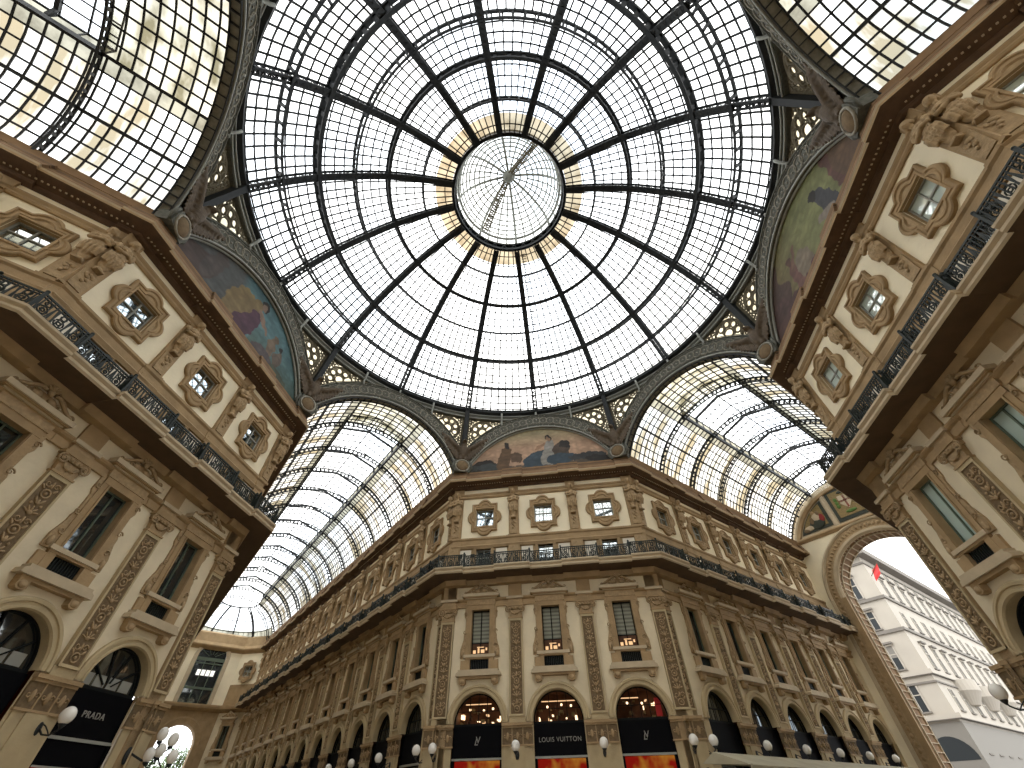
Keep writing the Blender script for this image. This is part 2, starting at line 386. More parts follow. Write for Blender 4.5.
def p_shop(kind, name='arched_shopfront', text=None, mono=None, seed=1):
    root = empty(name); a = MB()
    a.arch(0, 5.5, [(1.96, 0), (1.96, -.12), (1.90, -.17), (1.80, -.17), (1.78, -.11), (1.68, -.11), (1.66, -.16), (1.58, -.16), (1.53, -.08), (1.53, .5)], 0, PI, 40, 'lstone')
    a.build('archivolt', root)
    iron = MB()
    for an in range(1, 5):
        w = radians(36 * an)
        if kind == 'fan': iron.bar((.25 * cos(w), .36, 5.5 + .25 * sin(w)), (1.52 * cos(w), .36, 5.5 + 1.52 * sin(w)), .05, .05, 'grille', (0, 1, 0))
    if kind != 'fan':
        for x in (-.55, 0, .55): iron.box(x - .02, x + .02, .34, .38, 5.5, 5.5 + sqrt(1.53 ** 2 - x * x), 'grille')
        iron.box(-1.5, 1.5, .33, .39, 6.1, 6.13, 'grille')
    iron.arch(0, 5.5, [(1.53, .3), (1.46, .3), (1.46, .4)], 0, PI, 32, 'grille'); iron.box(-1.53, 1.53, .28, .42, 5.38, 5.5, 'grille')
    iron.build('mullions', root)
    g = MB(); n = 24
    if kind == 'lit':
        # a small lit mezzanine room behind the fanlight
        g.box(-1.5, 1.5, 1.9, 1.95, 5.0, 7.1, 'shopwood'); g.box(-1.53, -1.48, .45, 1.9, 5.0, 7.1, 'shopwood'); g.box(1.48, 1.53, .45, 1.9, 5.0, 7.1, 'shopwood'); g.box(-1.5, 1.5, .45, 1.9, 7.05, 7.1, 'shopwood')
        g.box(-1.1, 1.1 - .5 * seed, 1.4, 1.5, 6.62, 6.66, 'lamp2'); g.box(.1, 1.2, 1.5, 1.75, 5.5, 5.52, 'brown')
        rnd = random.Random(seed)
        for i in range(26):
            x = rnd.uniform(-1.35, 1.3); w = rnd.uniform(.02, .11); h = rnd.uniform(.03, .22); z = 5.55 + rnd.random() ** 2 * .9
            g.box(x - w, x + w, .9 + .6 * rnd.random(), 1.6, z, z + h, rnd.choice(['lamp2', 'lamp', 'brown', 'shopwood', 'gold', 'gold', 'brown']))
        if seed == 2: g.box(.95, 1.3, .8, .85, 5.6, 6.5, 'red')
        for x in (-.7, .2, .8): g.ell((x, 1.0, 6.2 + .2 * rnd.random()), (.07, .07, .07), 'lamp')
        g.build('lit_interior', root)
    else:
        pts = [(1.5 * cos(PI * i / n), .42, 5.5 + 1.5 * sin(PI * i / n)) for i in range(n + 1)]
        g.add(pts, [tuple(range(n + 1))], 'pane_dark')
        if kind == 'fan':
            for x in (-1.05, -.38, .3, .95): g.box(x - .27, x + .27, .40, .415, 5.55, 5.95, 'woodframe')
        g.build('fanlight_pane', root)
    sg = MB(); sg.box(-1.53, 1.53, .18, .3, 3.9, 5.38, 'black'); sg.box(-1.53, 1.53, .14, .3, 3.8, 3.9, 'woodframe'); so = sg.build('fascia', root)
    dp = MB(); dp.box(-1.53, -1.4, .1, .4, 0, 3.8, 'black'); dp.box(1.4, 1.53, .1, .4, 0, 3.8, 'black'); dp.box(-1.4, 1.4, .1, .35, 0, .4, 'black')
    dp.box(-1.4, 1.4, .5, .55, .4, 3.8, 'orange' if kind != 'plain' else 'pane_dark')
    if kind == 'fan': dp.box(-1.4, 1.4, .2, .45, 3.05, 3.8, 'black'); dp.box(-1.4, 1.4, .15, .2, 3.0, 3.06, 'woodframe')
    dp.build('display_window', root)
    if text:
        def T(tx, size, x=0, z=4.6, w=None, sh=0):
            c = bpy.data.curves.new('lettering', 'FONT'); c.body = tx; c.size = size; c.align_x = 'CENTER'; c.align_y = 'CENTER'; c.extrude = .015; c.shear = sh
            if w: c.space_character = w
            c.materials.append(M['letters']); o = bpy.data.objects.new('lettering', c); COL.objects.link(o); bpy.context.view_layer.update(); me = bpy.data.meshes.new_from_object(o.evaluated_get(bpy.context.evaluated_depsgraph_get())); bpy.data.objects.remove(o); o = bpy.data.objects.new('lettering', me); COL.objects.link(o); o.parent = so
            o.location = (x, .16, z); o.rotation_euler = (PI / 2, 0, 0)
        if mono: T('L', .46, -.07, 4.62, sh=.3); T('V', .46, .06, 4.70)
        else: T(text, .31, 0, 4.62, 1.14)
    return root

def p_pilaster(name='pilaster'):
    root = empty(name); b = MB()
    b.box(-.52, .52, -.12, 0, 5.44, 5.75, 'lstone'); b.box(-.47, .47, -.14, 0, 5.75, 11.2, 'lstone')
    for s_ in (-1, 1): b.box(min(s_ * .38, s_ * .47), max(s_ * .38, s_ * .47), -.2, -.13, 5.75, 11.15, 'lstone')
    b.box(-.47, .47, -.2, -.13, 5.75, 5.85, 'lstone'); b.box(-.47, .47, -.2, -.13, 11.05, 11.2, 'lstone'); b.build('shaft', root)
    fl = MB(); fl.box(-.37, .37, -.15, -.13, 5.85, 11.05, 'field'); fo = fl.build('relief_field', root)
    r = MB(); rnd = random.Random(4); z = 6.1; k = 0
    while z < 10.95:
        t = k % 4
        if t == 0:
            r.tube([(.16 * cos(a), -.17, z + .16 * sin(a)) for a in [2 * PI * i / 12 for i in range(12)]], .035, 'stone2', 5, True); r.ell((0, -.17, z), (.07, .05, .07), 'stone2', nu=6, nv=4)
        elif t == 1:
            for s_ in (-1, 1):
                scroll(r, s_ * .17, z, .13, 1.1, s_, -.17, .035, 'stone2', n=14); r.ell((s_ * .24, -.16, z - .16), (.05, .04, .12), 'stone2', Matrix.Rotation(s_ * .7, 3, 'Y'), 6, 4)
            r.ell((0, -.17, z), (.06, .05, .16), 'stone2', nu=6, nv=4)
        elif t == 2:
            for i in range(5):
                a = radians(20 + 35 * i); r.ell((.2 * cos(a), -.17, z - .06 + .16 * sin(a)), (.04, .04, .12), 'stone2', Matrix.Rotation(-(a - PI / 2), 3, 'Y'), 6, 4)
            r.ell((0, -.18, z - .05), (.1, .06, .09), 'stone2', nu=6, nv=4)
        else:
            for s_ in (-1, 1):
                r.ell((s_ * .12, -.17, z + .05), (.045, .04, .16), 'stone2', Matrix.Rotation(s_ * .55, 3, 'Y'), 6, 4); r.ell((s_ * .2, -.17, z - .1), (.06, .04, .06), 'stone2', nu=6, nv=4)
            r.ell((0, -.17, z), (.07, .05, .12), 'stone2', nu=6, nv=4)
        z += .36; k += 1
    r.build('carved_relief', fo)
    c = MB(); c.box(-.5, .5, -.24, 0, 11.2, 11.28, 'stone'); c.prism([(-.42, 11.28), (.42, 11.28), (.50, 11.75), (-.50, 11.75)], -.22, 0, 'stone2'); c.box(-.66, .66, -.36, 0, 11.97, 12.1, 'stone')
    c.box(-.58, .58, -.3, 0, 11.78, 11.97, 'stone2')
    for s_ in (-1, 1):
        scroll(c, s_ * .48, 11.76, .21, 1.6, -s_, -.30, .055, 'stone2', start=PI / 2, n=22); c.ell((s_ * .48, -.3, 11.76), (.06, .05, .06), 'stone2')
        c.tube([(s_ * x, -.26, z) for x, z in ((.32, 11.66), (.2, 11.5), (0, 11.46))], .05, 'stone2', 5)
    for x in (-.2, 0, .2): c.ell((x, -.31, 11.86), (.08, .05, .08), 'stone2')
    c.build('capital', root)
    e = MB(); e.box(-.55, .55, -.26, 0, 12.1, 12.28, 'stone'); e.box(-.50, .50, -.22, 0, 12.28, 12.5, 'stone2'); e.box(-.62, .62, -.34, 0, 12.5, 12.66, 'lip'); e.box(-.5, .5, -.12, 0, 12.66, 14.1, 'stone'); e.build('entablature_block', root)
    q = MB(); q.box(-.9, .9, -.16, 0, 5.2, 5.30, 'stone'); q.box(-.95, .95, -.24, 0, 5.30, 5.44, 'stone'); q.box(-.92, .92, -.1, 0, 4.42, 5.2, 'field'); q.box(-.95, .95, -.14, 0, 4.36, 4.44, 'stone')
    for x in (-.6, 0, .6):
        q.ell((x, -.12, 4.8), (.1, .06, .2), 'stone'); 
        for s_ in (-1, 1): scroll(q, x + s_ * .16, 4.82, .1, 1, s_, -.12, .03, 'stone', n=10)
    for s_ in (-1, 1): q.box(min(s_ * .3, s_ * .36), max(s_ * .3, s_ * .36), -.14, 0, 4.44, 5.2, 'stone')
    q.box(-.86, .86, -.06, 0, .6, 4.36, 'lstone'); q.box(-.42, .42, -.12, 0, .6, 4.36, 'lstone'); q.box(-.93, .93, -.16, 0, 0, .6, 'lstone'); q.build('pier_base', root)
    return root

def p_herm(name='carved_term_figure'):
    root = empty(name); b = MB()             # z absolute
    b.box(-.42, .42, -.14, 0, 17.4, 21.05, 'stone'); b.box(-.42, .42, -.24, 0, 21.05, 21.22, 'stone'); b.box(-.42, .42, -.12, 0, 21.22, 22.3, 'stone'); b.box(-.5, .5, -.2, 0, 17.3, 17.45, 'stone')
    b.prism([(-.3, 17.5), (.3, 17.5), (.36, 18.75), (-.36, 18.75)], -.22, -.1, 'stone2')
    b.box(-.46, .46, -.185, 0, 14.5, 16.93, 'stone'); b.box(-.33, .33, -.2, -.1, 14.8, 16.5, 'stone2')
    bo = b.build('pedestal', root)
    w = MB()
    for i in range(4): w.ell((.05 * (-1) ** i, -.24, 18.5 - .17 * i), (.13 - .015 * i, .06, .1), 'stone2')
    for s_ in (-1, 1): w.ell((s_ * .15, -.23, 18.45), (.08, .05, .12), 'stone2')
    w.build('garland', bo)
    f = MB(); E = f.ell
    E((0, -.52, 21.26), (.17, .19, .23), 'stone2', nu=12, nv=10); E((0, -.70, 21.23), (.035, .05, .06), 'stone2'); E((0, -.49, 21.36), (.21, .21, .16), 'stone2', nu=12, nv=8)
    for s_ in (-1, 1): E((s_ * .17, -.46, 21.22), (.07, .1, .17), 'stone2'); E((s_ * .07, -.66, 21.28), (.05, .04, .03), 'stone2')
    E((0, -.45, 21.0), (.10, .11, .16), 'stone2'); E((0, -.36, 20.68), (.36, .22, .27), 'stone2', nu=12, nv=8); E((0, -.33, 20.35), (.27, .20, .35), 'stone2', nu=12)
    E((0, -.32, 20.0), (.31, .22, .25), 'stone2', nu=12)
    for s_ in (-1, 1):                       # folded arms
        f.tube([(s_ * .36, -.36, 20.78), (s_ * .43, -.42, 20.55), (s_ * .40, -.50, 20.33), (s_ * .18, -.60, 20.38 + .05 * s_), (-s_ * .14, -.60, 20.50 + .05 * s_)], [.13, .12, .11, .09, .07], 'stone2', 8)
        E((-s_ * .2, -.58, 20.53 + .05 * s_), (.09, .06, .06), 'stone2')
        for j in range(3): f.tube([(-s_ * .2, -.6, 20.56 - .04 * j), (-s_ * .3, -.56, 20.60 - .05 * j)], .022, 'stone2', 5)
        E((s_ * .13, -.52, 20.66), (.12, .11, .12), 'stone2')
    for i in range(9):                       # drapery falling below the arms
        x = -.34 + .085 * i; zb = 19.05 + .5 * abs(i - 4) / 4
        f.tube([(x, -.40 - .05 * (i % 2), 20.12), (x * 1.08, -.43 - .09 * (i % 2), 19.8), (x * .95, -.36 - .07 * (i % 2), 19.45), (x * .55, -.26, zb)], [.07, .085, .08, .03], 'stone2', 6)
    for k2 in range(6):
        f.tube([(.30 - .07 * k2, -.56 + .02 * abs(k2 - 3), 20.28), (.26 - .1 * k2, -.55, 20.05), (.34 - .12 * k2, -.42, 19.75)], [.03, .035, .02], 'stone2', 5)
    for k2 in range(3):                      # swag across the hips
        f.tube([(-.40, -.38, 20.1 - .1 * k2), (-.15, -.50, 19.95 - .14 * k2), (.15, -.50, 19.93 - .14 * k2), (.40, -.38, 20.1 - .1 * k2)], .055, 'stone2', 6)
    E((0, -.22, 19.5), (.28, .16, .55), 'stone2'); f.box(-.2, .2, -.5, -.1, 18.78, 18.9, 'stone2'); E((0, -.24, 18.95), (.24, .16, .14), 'stone2')
    sculpt(f, 'figure', root, .026, 'stone2'); return root

def p_lamp(name='globe_wall_lamp'):
    root = empty(name); b = MB()
    b.ell((0, -.03, -.35), (.1, .05, .2), 'iron'); pts = [(0, -.05, -.35), (0, -.3, -.52), (0, -.6, -.55), (0, -.85, -.42), (0, -.9, -.26)]
    b.tube(pts, .03, 'iron', 6); b.tube([(0, -.05, -.2), (0, -.25, -.28), (0, -.45, -.42), (0, -.6, -.55)], .02, 'iron', 5); b.lathe((0, -.9, -.3), [(.02, -.1), (.08, -.02), (.12, .03), (.13, .07), (.03, .09)], 'iron', 10)
    b.build('bracket', root); g = MB(); g.ell((0, -.9, 0), (.245, .245, .27), 'globe', nu=20, nv=14); g.build('globe', root); return root
def p_cluster(name='multi_globe_lamp'):
    root = empty(name); b = MB(); b.ell((0, -.06, -.3), (.16, .1, .3), 'iron'); b.tube([(0, -.1, -.2), (.3, -.6, -.45), (.6, -1.0, -.3)], .045, 'iron', 6)
    G = [(.35, -1.0, .42), (1.05, -1.05, .30), (.62, -1.0, -.10), (.12, -1.0, -.28), (1.2, -1.25, -.28)]
    for g in G:
        b.tube([(.6, -1.0, -.3), ((g[0] + .6) / 2, g[1], g[2] - .45), (g[0], g[1], g[2] - .28)], .03, 'iron', 6); b.lathe((g[0], g[1], g[2] - .3), [(.02, -.06), (.1, 0), (.12, .06), (.02, .08)], 'iron', 8)
    scroll(b, .45, -.45, .25, 1.4, 1, -.9, .03, 'iron'); b.build('bracket', root)
    for g in G:
        q = MB(); q.ell(g, (.21, .21, .25), 'globe', nu=18, nv=12); q.build('globe', root)
    return root
def p_flood(name='floodlight'):
    root = empty(name); b = MB(); b.box(-.22, .22, -.1, .12, -.16, .16, 'rail'); b.box(-.25, .25, -.14, -.1, -.19, .19, 'rail'); b.build('housing', root)
    c = MB(); c.tube([(-.26, 0, 0), (-.26, 0, -.3), (.26, 0, -.3), (.26, 0, 0)], .02, 'rail', 5); c.tube([(0, 0, -.3), (0, 0, -.5)], .03, 'rail', 5); c.build('yoke', root); return root

# ------------------------------------------------------------------ walls
def wall_bay(mb, f, tc, w, arch=True):
    h = w / 2
    def Q(t0, t1, z0, z1, m):
        mb.quad(f.p(t0, 0, z0), f.p(t1, 0, z0), f.p(t1, 0, z1), f.p(t0, 0, z1), m)
    a, b = tc - h, tc + h
    Q(a, tc - 1.53, 0, 5.5, 'lstone'); Q(tc + 1.53, b, 0, 5.5, 'lstone')
    n = 16
    for i in range(2 * n):
        a0 = PI - PI * i / (2 * n); a1 = PI - PI * (i + 1) / (2 * n)
        x0, x1 = tc + 1.53 * cos(a0), tc + 1.53 * cos(a1)
        mb.quad(f.p(x0, 0, 5.5 + 1.53 * sin(a0)), f.p(x1, 0, 5.5 + 1.53 * sin(a1)), f.p(x1, 0, 7.2), f.p(x0, 0, 7.2), 'greyplaster')
    Q(a, tc - 1.53, 5.5, 7.2, 'greyplaster'); Q(tc + 1.53, b, 5.5, 7.2, 'greyplaster'); Q(a, b, 7.2, 8.25, 'greyplaster')
    Q(a, tc - .64, 8.25, 11.92, 'greyplaster'); Q(tc + .64, b, 8.25, 11.92, 'greyplaster'); Q(a, b, 11.92, 14.3, 'greyplaster')
    Q(a, b, 14.3, 14.6, 'stone'); Q(a, tc - .6, 14.6, 16.45, 'stone'); Q(tc + .6, b, 14.6, 16.45, 'stone'); Q(a, b, 16.45, 17.4, 'stone')
    Q(a, b, 17.4, 18.43, 'cream'); Q(a, tc - .75, 18.43, 19.97, 'cream'); Q(tc + .75, b, 18.43, 19.97, 'cream'); Q(a, b, 19.97, 22.35, 'cream')
    Q(a, b, 22.35, 24.1, 'rbrown')
def plain(mb, f, t0, t1, z0=0, z1=24.1, top=False):
    def Q(z0, z1, m): mb.quad(f.p(t0, 0, z0), f.p(t1, 0, z0), f.p(t1, 0, z1), f.p(t0, 0, z1), m)
    Q(0, 5.5, 'lstone'); Q(5.5, 14.3, 'greyplaster'); Q(14.3, 17.4, 'stone'); Q(17.4, 22.35, 'cream'); Q(22.35, 24.1, 'stone')

def sweep(items, prof, name, mats, kind_label=None, cat='moulding'):
    """items: functions d -> plan point; prof: [(d, z)]; mats: one key per profile segment"""
    mb = MB(); n = len(prof)
    grid = [[it(d, z) for d, z in prof] for it in items]
    for i in range(len(grid) - 1):
        for j in range(n - 1):
            mb.quad(grid[i][j], grid[i + 1][j], grid[i + 1][j + 1], grid[i][j + 1], mats[j] if isinstance(mats, list) else mats)
    for g in (grid[0], grid[-1]): mb.add(g, [tuple(range(n))], mats[0] if isinstance(mats, list) else mats)
    return mb.build(name)

TRIM = [0]
ORD = ['first', 'second', 'third', 'fourth', 'fifth', 'sixth', 'seventh', 'eighth', 'ninth', 'tenth', 'eleventh', 'twelfth', 'thirteenth']
P = {}
P['oc'] = p_oculus('pane_oc'); P['oc_m'] = p_oculus('pane_mint2'); P['at'] = p_attic('pane_oc')
P['tall_b'] = p_tall('pane_blind', lit=True); P['tall_d'] = p_tall('pane_dark'); P['tall_m'] = p_tall('pane_mint')
P['shop_lv'] = p_shop('lit', text='LOUIS VUITTON', seed=0); P['shop_mono'] = p_shop('lit', text='LV', mono=True); P['shop_mono2'] = p_shop('lit', text='LV', mono=True, seed=2)
P['shop_prada'] = p_shop('fan', text='PRADA'); P['shop_d'] = p_shop('plain'); P['shop_f'] = p_shop('fan')
P['pil'] = p_pilaster(); P['herm'] = p_herm(); P['lamp'] = p_lamp(); P['cluster'] = p_cluster(); P['flood'] = p_flood()

def rail_run(name, pf, t0, t1, jogs, label, fine):
    """iron balustrade: pf(t) gives plan point; jogs: projecting intervals"""
    root = empty(name); Z0, Z1 = 14.52, 15.40
    r = MB(); bl = MB(); ps = []
    def jog(t): return .25 if any(a <= t <= b for a, b in jogs) else 0
    cuts = sorted(set([t0, t1] + [c for a, b in jogs for c in (a, b) if t0 < c < t1]))
    for a, b in zip(cuts, cuts[1:]):
        j = jog((a + b) / 2); d = 1.32 + j
        A, B = pf(a, d), pf(b, d)
        for z, h in ((Z1, .07), (Z1 - .13, .03), (Z0 + .12, .03), (Z0 + .02, .05)): r.bar(A + Vector((0, 0, z)), B + Vector((0, 0, z)), .06, h, 'rail')
        n = max(1, round((b - a) / (.15 if fine else .3)))
        for i in range(n + 1):
            q = A.lerp(B, i / n)
            if i in (0, n): ps.append(q); continue
            bl.bar(q + Vector((0, 0, Z0)), q + Vector((0, 0, Z1)), .042, .042, 'rail')
        m = max(1, round((b - a) / .6)); dirn = (B - A).normalized()
        for i in range(m):                    # scroll circles between the bars
            c = A.lerp(B, (i + .5) / m); rad = .17
            for zz, rr in ((Z0 + .33, .17), (Z0 + .63, .10), (Z0 + .33, .07), (Z0 + .12, .06)):
                bl.tube([c + dirn * (rr * cos(2 * PI * k / 10)) + Vector((0, 0, zz + rr * sin(2 * PI * k / 10))) for k in range(10)], .032, 'rail', 4, True)
            bl.bar(c + dirn * .2 + Vector((0, 0, Z0 + .1)), c + dirn * .3 + Vector((0, 0, Z1 - .1)), .03, .05, 'rail')
            bl.bar(c - dirn * .2 + Vector((0, 0, Z0 + .1)), c - dirn * .3 + Vector((0, 0, Z1 - .1)), .03, .05, 'rail')
        if t0 < a: r.bar(pf(a, 1.32) + Vector((0, 0, Z1)), pf(a, 1.57) + Vector((0, 0, Z1)), .06, .07, 'rail'); bl.bar(pf(a, 1.32) + Vector((0, 0, Z0 + .4)), pf(a, 1.57) + Vector((0, 0, Z0 + .4)), .03, .5, 'rail')
    r.build('handrail', root); o = bl.build('balusters', root); o['kind'] = 'stuff'
    pm = MB(); pm.box(-.05, .05, -.05, .05, Z0 - .06, Z1 + .08, 'rail'); pm.ell((0, 0, Z1 + .12), (.07, .07, .07), 'rail', nu=8, nv=5); p0 = None
    for q in ps:
        if p0 is None: p0 = pm.build('post', root); o = p0
        else: o = p0.copy(); COL.objects.link(o)
        o.location = (q.x, q.y, 0)
    tag(root, label, 'railing', 'iron balustrades along the balcony'); return root

def block(nm, phi, left, right, where, sub):
    """left/right: (a0, sa, n, end, detailed)"""
    F0 = Frame(phi, R); FL = Frame(phi - 45, HALF); FR = Frame(phi + 45, HALF)
    def lay(fr, tc, wname, idx, hall, end_t):
        pass
    wl, wf, wr = where
    # --- plan path with projections over pilasters
    faceC = [-5.02, 0, 5.02]
    def arm_c(spec): return [spec[0] + spec[1] * i for i in range(spec[2])]
    cl, cr = arm_c(left), arm_c(right)
    def path(centres_l, centres_r, hw, step):
        it = []
        def pt(fr, t, j): return lambda d, z: fr.p(t, d + (j if d > .02 else 0), z)
        def cor(side, j): return lambda d, z: F0.p(side * (HALF + .4142 * (d + (j if d > .02 else 0))), d + (j if d > .02 else 0), z)
        it.append(pt(FL, -left[3], step))
        for c in reversed(cl):
            for s_, j1, j2 in ((-c - hw, step, 0), (-c + hw, 0, step)): it += [pt(FL, s_, j1), pt(FL, s_, j2)]
        it.append(cor(-1, step))
        for c in faceC:
            for s_, j1, j2 in ((c - hw, step, 0), (c + hw, 0, step)): it += [pt(F0, s_, j1), pt(F0, s_, j2)]
        it.append(cor(1, step))
        for c in cr:
            for s_, j1, j2 in ((c - hw, step, 0), (c + hw, 0, step)): it += [pt(FR, s_, j1), pt(FR, s_, j2)]
        it.append(pt(FR, right[3], step)); return it
    def T(prof, mats, hw, step, label, cat):
        TRIM[0] += 1
        o = sweep(path(cl, cr, hw, step), prof, 'trim_%d' % TRIM[0], mats); tag(o, label, cat, kind='structure')
    # balcony slab
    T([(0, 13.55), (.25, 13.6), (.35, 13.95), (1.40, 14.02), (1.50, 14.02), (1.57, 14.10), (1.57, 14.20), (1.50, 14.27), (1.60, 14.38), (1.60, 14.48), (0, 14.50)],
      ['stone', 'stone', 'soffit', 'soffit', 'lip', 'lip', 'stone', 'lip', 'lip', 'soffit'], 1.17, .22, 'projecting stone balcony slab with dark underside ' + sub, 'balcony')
    # upper cornice
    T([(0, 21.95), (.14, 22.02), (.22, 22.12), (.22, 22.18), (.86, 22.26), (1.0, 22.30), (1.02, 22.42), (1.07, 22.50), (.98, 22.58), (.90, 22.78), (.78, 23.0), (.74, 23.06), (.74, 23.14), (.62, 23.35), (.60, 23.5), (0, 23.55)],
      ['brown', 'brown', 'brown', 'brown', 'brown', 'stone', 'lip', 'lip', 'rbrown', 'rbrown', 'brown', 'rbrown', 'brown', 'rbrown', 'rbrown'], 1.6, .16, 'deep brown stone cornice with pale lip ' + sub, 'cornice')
    T([(0, 21.05), (.1, 21.05), (.16, 21.15), (.1, 21.3), (.18, 21.42), (.18, 21.5), (0, 21.55)], 'stone', 1.9, .02, 'thin stone rail above the quatrefoil windows ' + sub, 'moulding')
    T([(0, 16.5), (.12, 16.5), (.2, 16.7), (.12, 16.8), (.12, 17.15), (.2, 17.25), (.2, 17.38), (0, 17.42)], 'stone', 1.9, .04, 'stone band between attic windows and quatrefoil windows ' + sub, 'moulding')
    T([(0, 12.1), (.1, 12.1), (.1, 12.28), (.06, 12.3), (.06, 12.46), (.16, 12.52), (.22, 12.6), (.22, 12.66), (0, 12.7)], 'stone', 1.3, .03, 'stone string course level with the window heads ' + sub, 'moulding')
    # dentils under the cornice
    dm = MB()
    def dent(fr, a, b):
        n = int((b - a) / .22)
        for i in range(n):
            t = a + (i + .5) * (b - a) / n; q = [fr.p(t + sx * .035, d, z) for d in (.52, .59) for sx in (-1, 1) for z in (22.17, 22.22)]
            dm.add(q, [(0, 1, 3, 2), (4, 6, 7, 5), (0, 4, 5, 1), (2, 3, 7, 6), (0, 2, 6, 4), (1, 5, 7, 3)], 'lip')
    dent(F0, -HALF, HALF); dent(FL, -min(left[3], 40), -18.3); dent(FR, 18.3, min(right[3], 40))
    TRIM[0] += 1; tag(dm.build('trim_%d' % TRIM[0]), 'row of small pale dentils under the cornice ' + sub, 'moulding', kind='structure')
    # --- walls
    def corner_pier(side):
        mb = MB(); fr = FL if side < 0 else FR; s = -1 if side < 0 else 1
        for d, z0, z1, m in ((.12, 0, 13.6, 'stone'), (.10, 14.3, 22.3, 'stone'), (.2, 5.2, 5.44, 'stone'), (.2, 12.1, 12.66, 'lip'), (.16, 4.4, 4.5, 'stone')):
            pts = [F0.p(side * 6.95, 0, 0), F0.p(side * 6.95, d, 0), F0.p(side * (HALF + .4142 * d), d, 0), fr.p(s * 19.15, d, 0), fr.p(s * 19.15, 0, 0)]
            lo = [p_ + Vector((0, 0, z0)) for p_ in pts]; hi = [p_ + Vector((0, 0, z1)) for p_ in pts]
            for i in range(4): mb.quad(lo[i], lo[i + 1], hi[i + 1], hi[i], m)
            mb.add(hi, [tuple(range(5))], m); mb.add(lo, [tuple(range(5))], m)
        return mb
    for fr, cs, t0, t1, wn, side in ((F0, faceC, -HALF, HALF, 'wall_%s' % nm, 0), (FL, [-c for c in reversed(cl)], -left[3], -18.2, 'wall_%s_left' % nm, -1), (FR, cr, 18.2, right[3], 'wall_%s_right' % nm, 1)):
        mb = MB(); w = 5.02 if side == 0 else (left if side < 0 else right)[1]; cur = t0
        for c in cs:
            a = c - w / 2
            if side == 0: a = max(a, t0)
            if a > cur + .001: plain(mb, fr, cur, a)
            wall_bay(mb, fr, c, w); cur = c + w / 2
        if cur < t1 - .001: plain(mb, fr, cur, t1)
        lab = wf if side == 0 else (wl if side < 0 else wr)
        tag(mb.build(wn), 'cream plaster wall with ochre stone bands ' + lab, 'wall', kind='structure')
    bk = sweep(path([], [], 1, 0) if False else [(lambda d, z, fr=fr, t=t: fr.p(t, d, z)) for fr, t in ((FL, -left[3]), (F0, -HALF + .4142 * 2.4), (F0, HALF - .4142 * 2.4), (FR, right[3]))], [(-2.4, 0), (-2.4, 24)], 'wall_%s_inner' % nm, 'shopwood'); tag(bk, 'added dark backing against stray daylight behind the windows ' + wf, 'wall', kind='structure')  # added backing sheet that stops light leaking in behind the walls
    for side in (-1, 1):
        TRIM[0] += 1; tag(corner_pier(side).build('trim_%d' % TRIM[0]), 'stone corner pier at the %s end %s' % ('far' if (nm == 'west' and side > 0) or (nm == 'east' and side < 0) else 'near' if nm in ('west', 'east') else 'left' if side < 0 else 'right', wf), 'corner pier', kind='structure')
    return F0, FL, FR, cl, cr

# blocks: (first bay centre, bay width, bays, wall end)
C = block('north', 90, (21.65, 4.75, 13, 82.4), (21.9, 4.85, 6, 48.65),
          ('along the long left arcade', 'on the central chamfered facade', 'along the right arcade'), 'of the central block')
Lb = block('west', 180, (20.6, 4.8, 2, 42), (21.65, 4.75, 0, 82.4),
           ('at the near end beyond the left facade', 'on the left chamfered facade', 'hidden far side of the long left arcade'), 'of the left block')
Rb = block('east', 0, (21.9, 4.85, 0, 48.65), (20.5, 4.8, 2, 42),
           ('far side of the right arcade', 'on the right chamfered facade', 'at the near end beyond the right facade'), 'of the right block')
Bb = block('south', 270, (20.5, 4.8, 0, 42), (20.5, 4.8, 0, 42),
           ('behind the viewer on one side', 'behind the viewer', 'behind the viewer on the other side'), 'of the block behind the viewer')

WN = [0]
def window(src, fr, t, z, label, group, cat='window', scale=None):
    WN[0] += 1
    o = place(src, fr.p(t, 0, z), fr.rz, label, cat, group, 'structure', scale); o.name = 'window_%d' % WN[0]; return o
def dress(fr, centres, where, ords, pane_oc, tall, shops, ocn='oc'):
    for c, od in zip(centres, ords):
        window(P['oc_m'] if 'right facade' in where or 'right block' in where else P['oc'], fr, c, 19.2, 'carved quatrefoil stone window, %s %s' % (od, where), 'quatrefoil windows under the cornice')
        window(P['at'], fr, c, 14.6, 'low attic window behind the balcony rail, %s %s' % (od, where), 'attic windows behind the balcony')
        window(tall, fr, c, 0, 'tall window with carved crest and sill, %s %s' % (od, where), 'tall windows under the balcony')
        sh = shops[centres.index(c)] if isinstance(shops, list) else shops
        place(sh, fr.p(c, 0, 0), fr.rz, 'arched shopfront with black fascia, %s %s' % (od, where), 'shop front', 'arched shopfronts')
def uprights(fr, ts, where, ords, herms=True, lamp=True):
    for t, od in zip(ts, ords):
        place(P['pil'], fr.p(t), fr.rz, 'carved stone pilaster, %s %s' % (od, where), 'pilaster', 'carved pilasters')
        if herms: place(P['herm'], fr.p(t), fr.rz, 'carved stone figure, %s %s' % (od, where), 'statue', 'carved term figures under the cornice')
        if lamp: place(P['lamp'], fr.p(t, .12, 4.3), fr.rz, 'white globe wall lamp, %s %s' % (od, where), 'lamp', 'globe lamps on the piers')

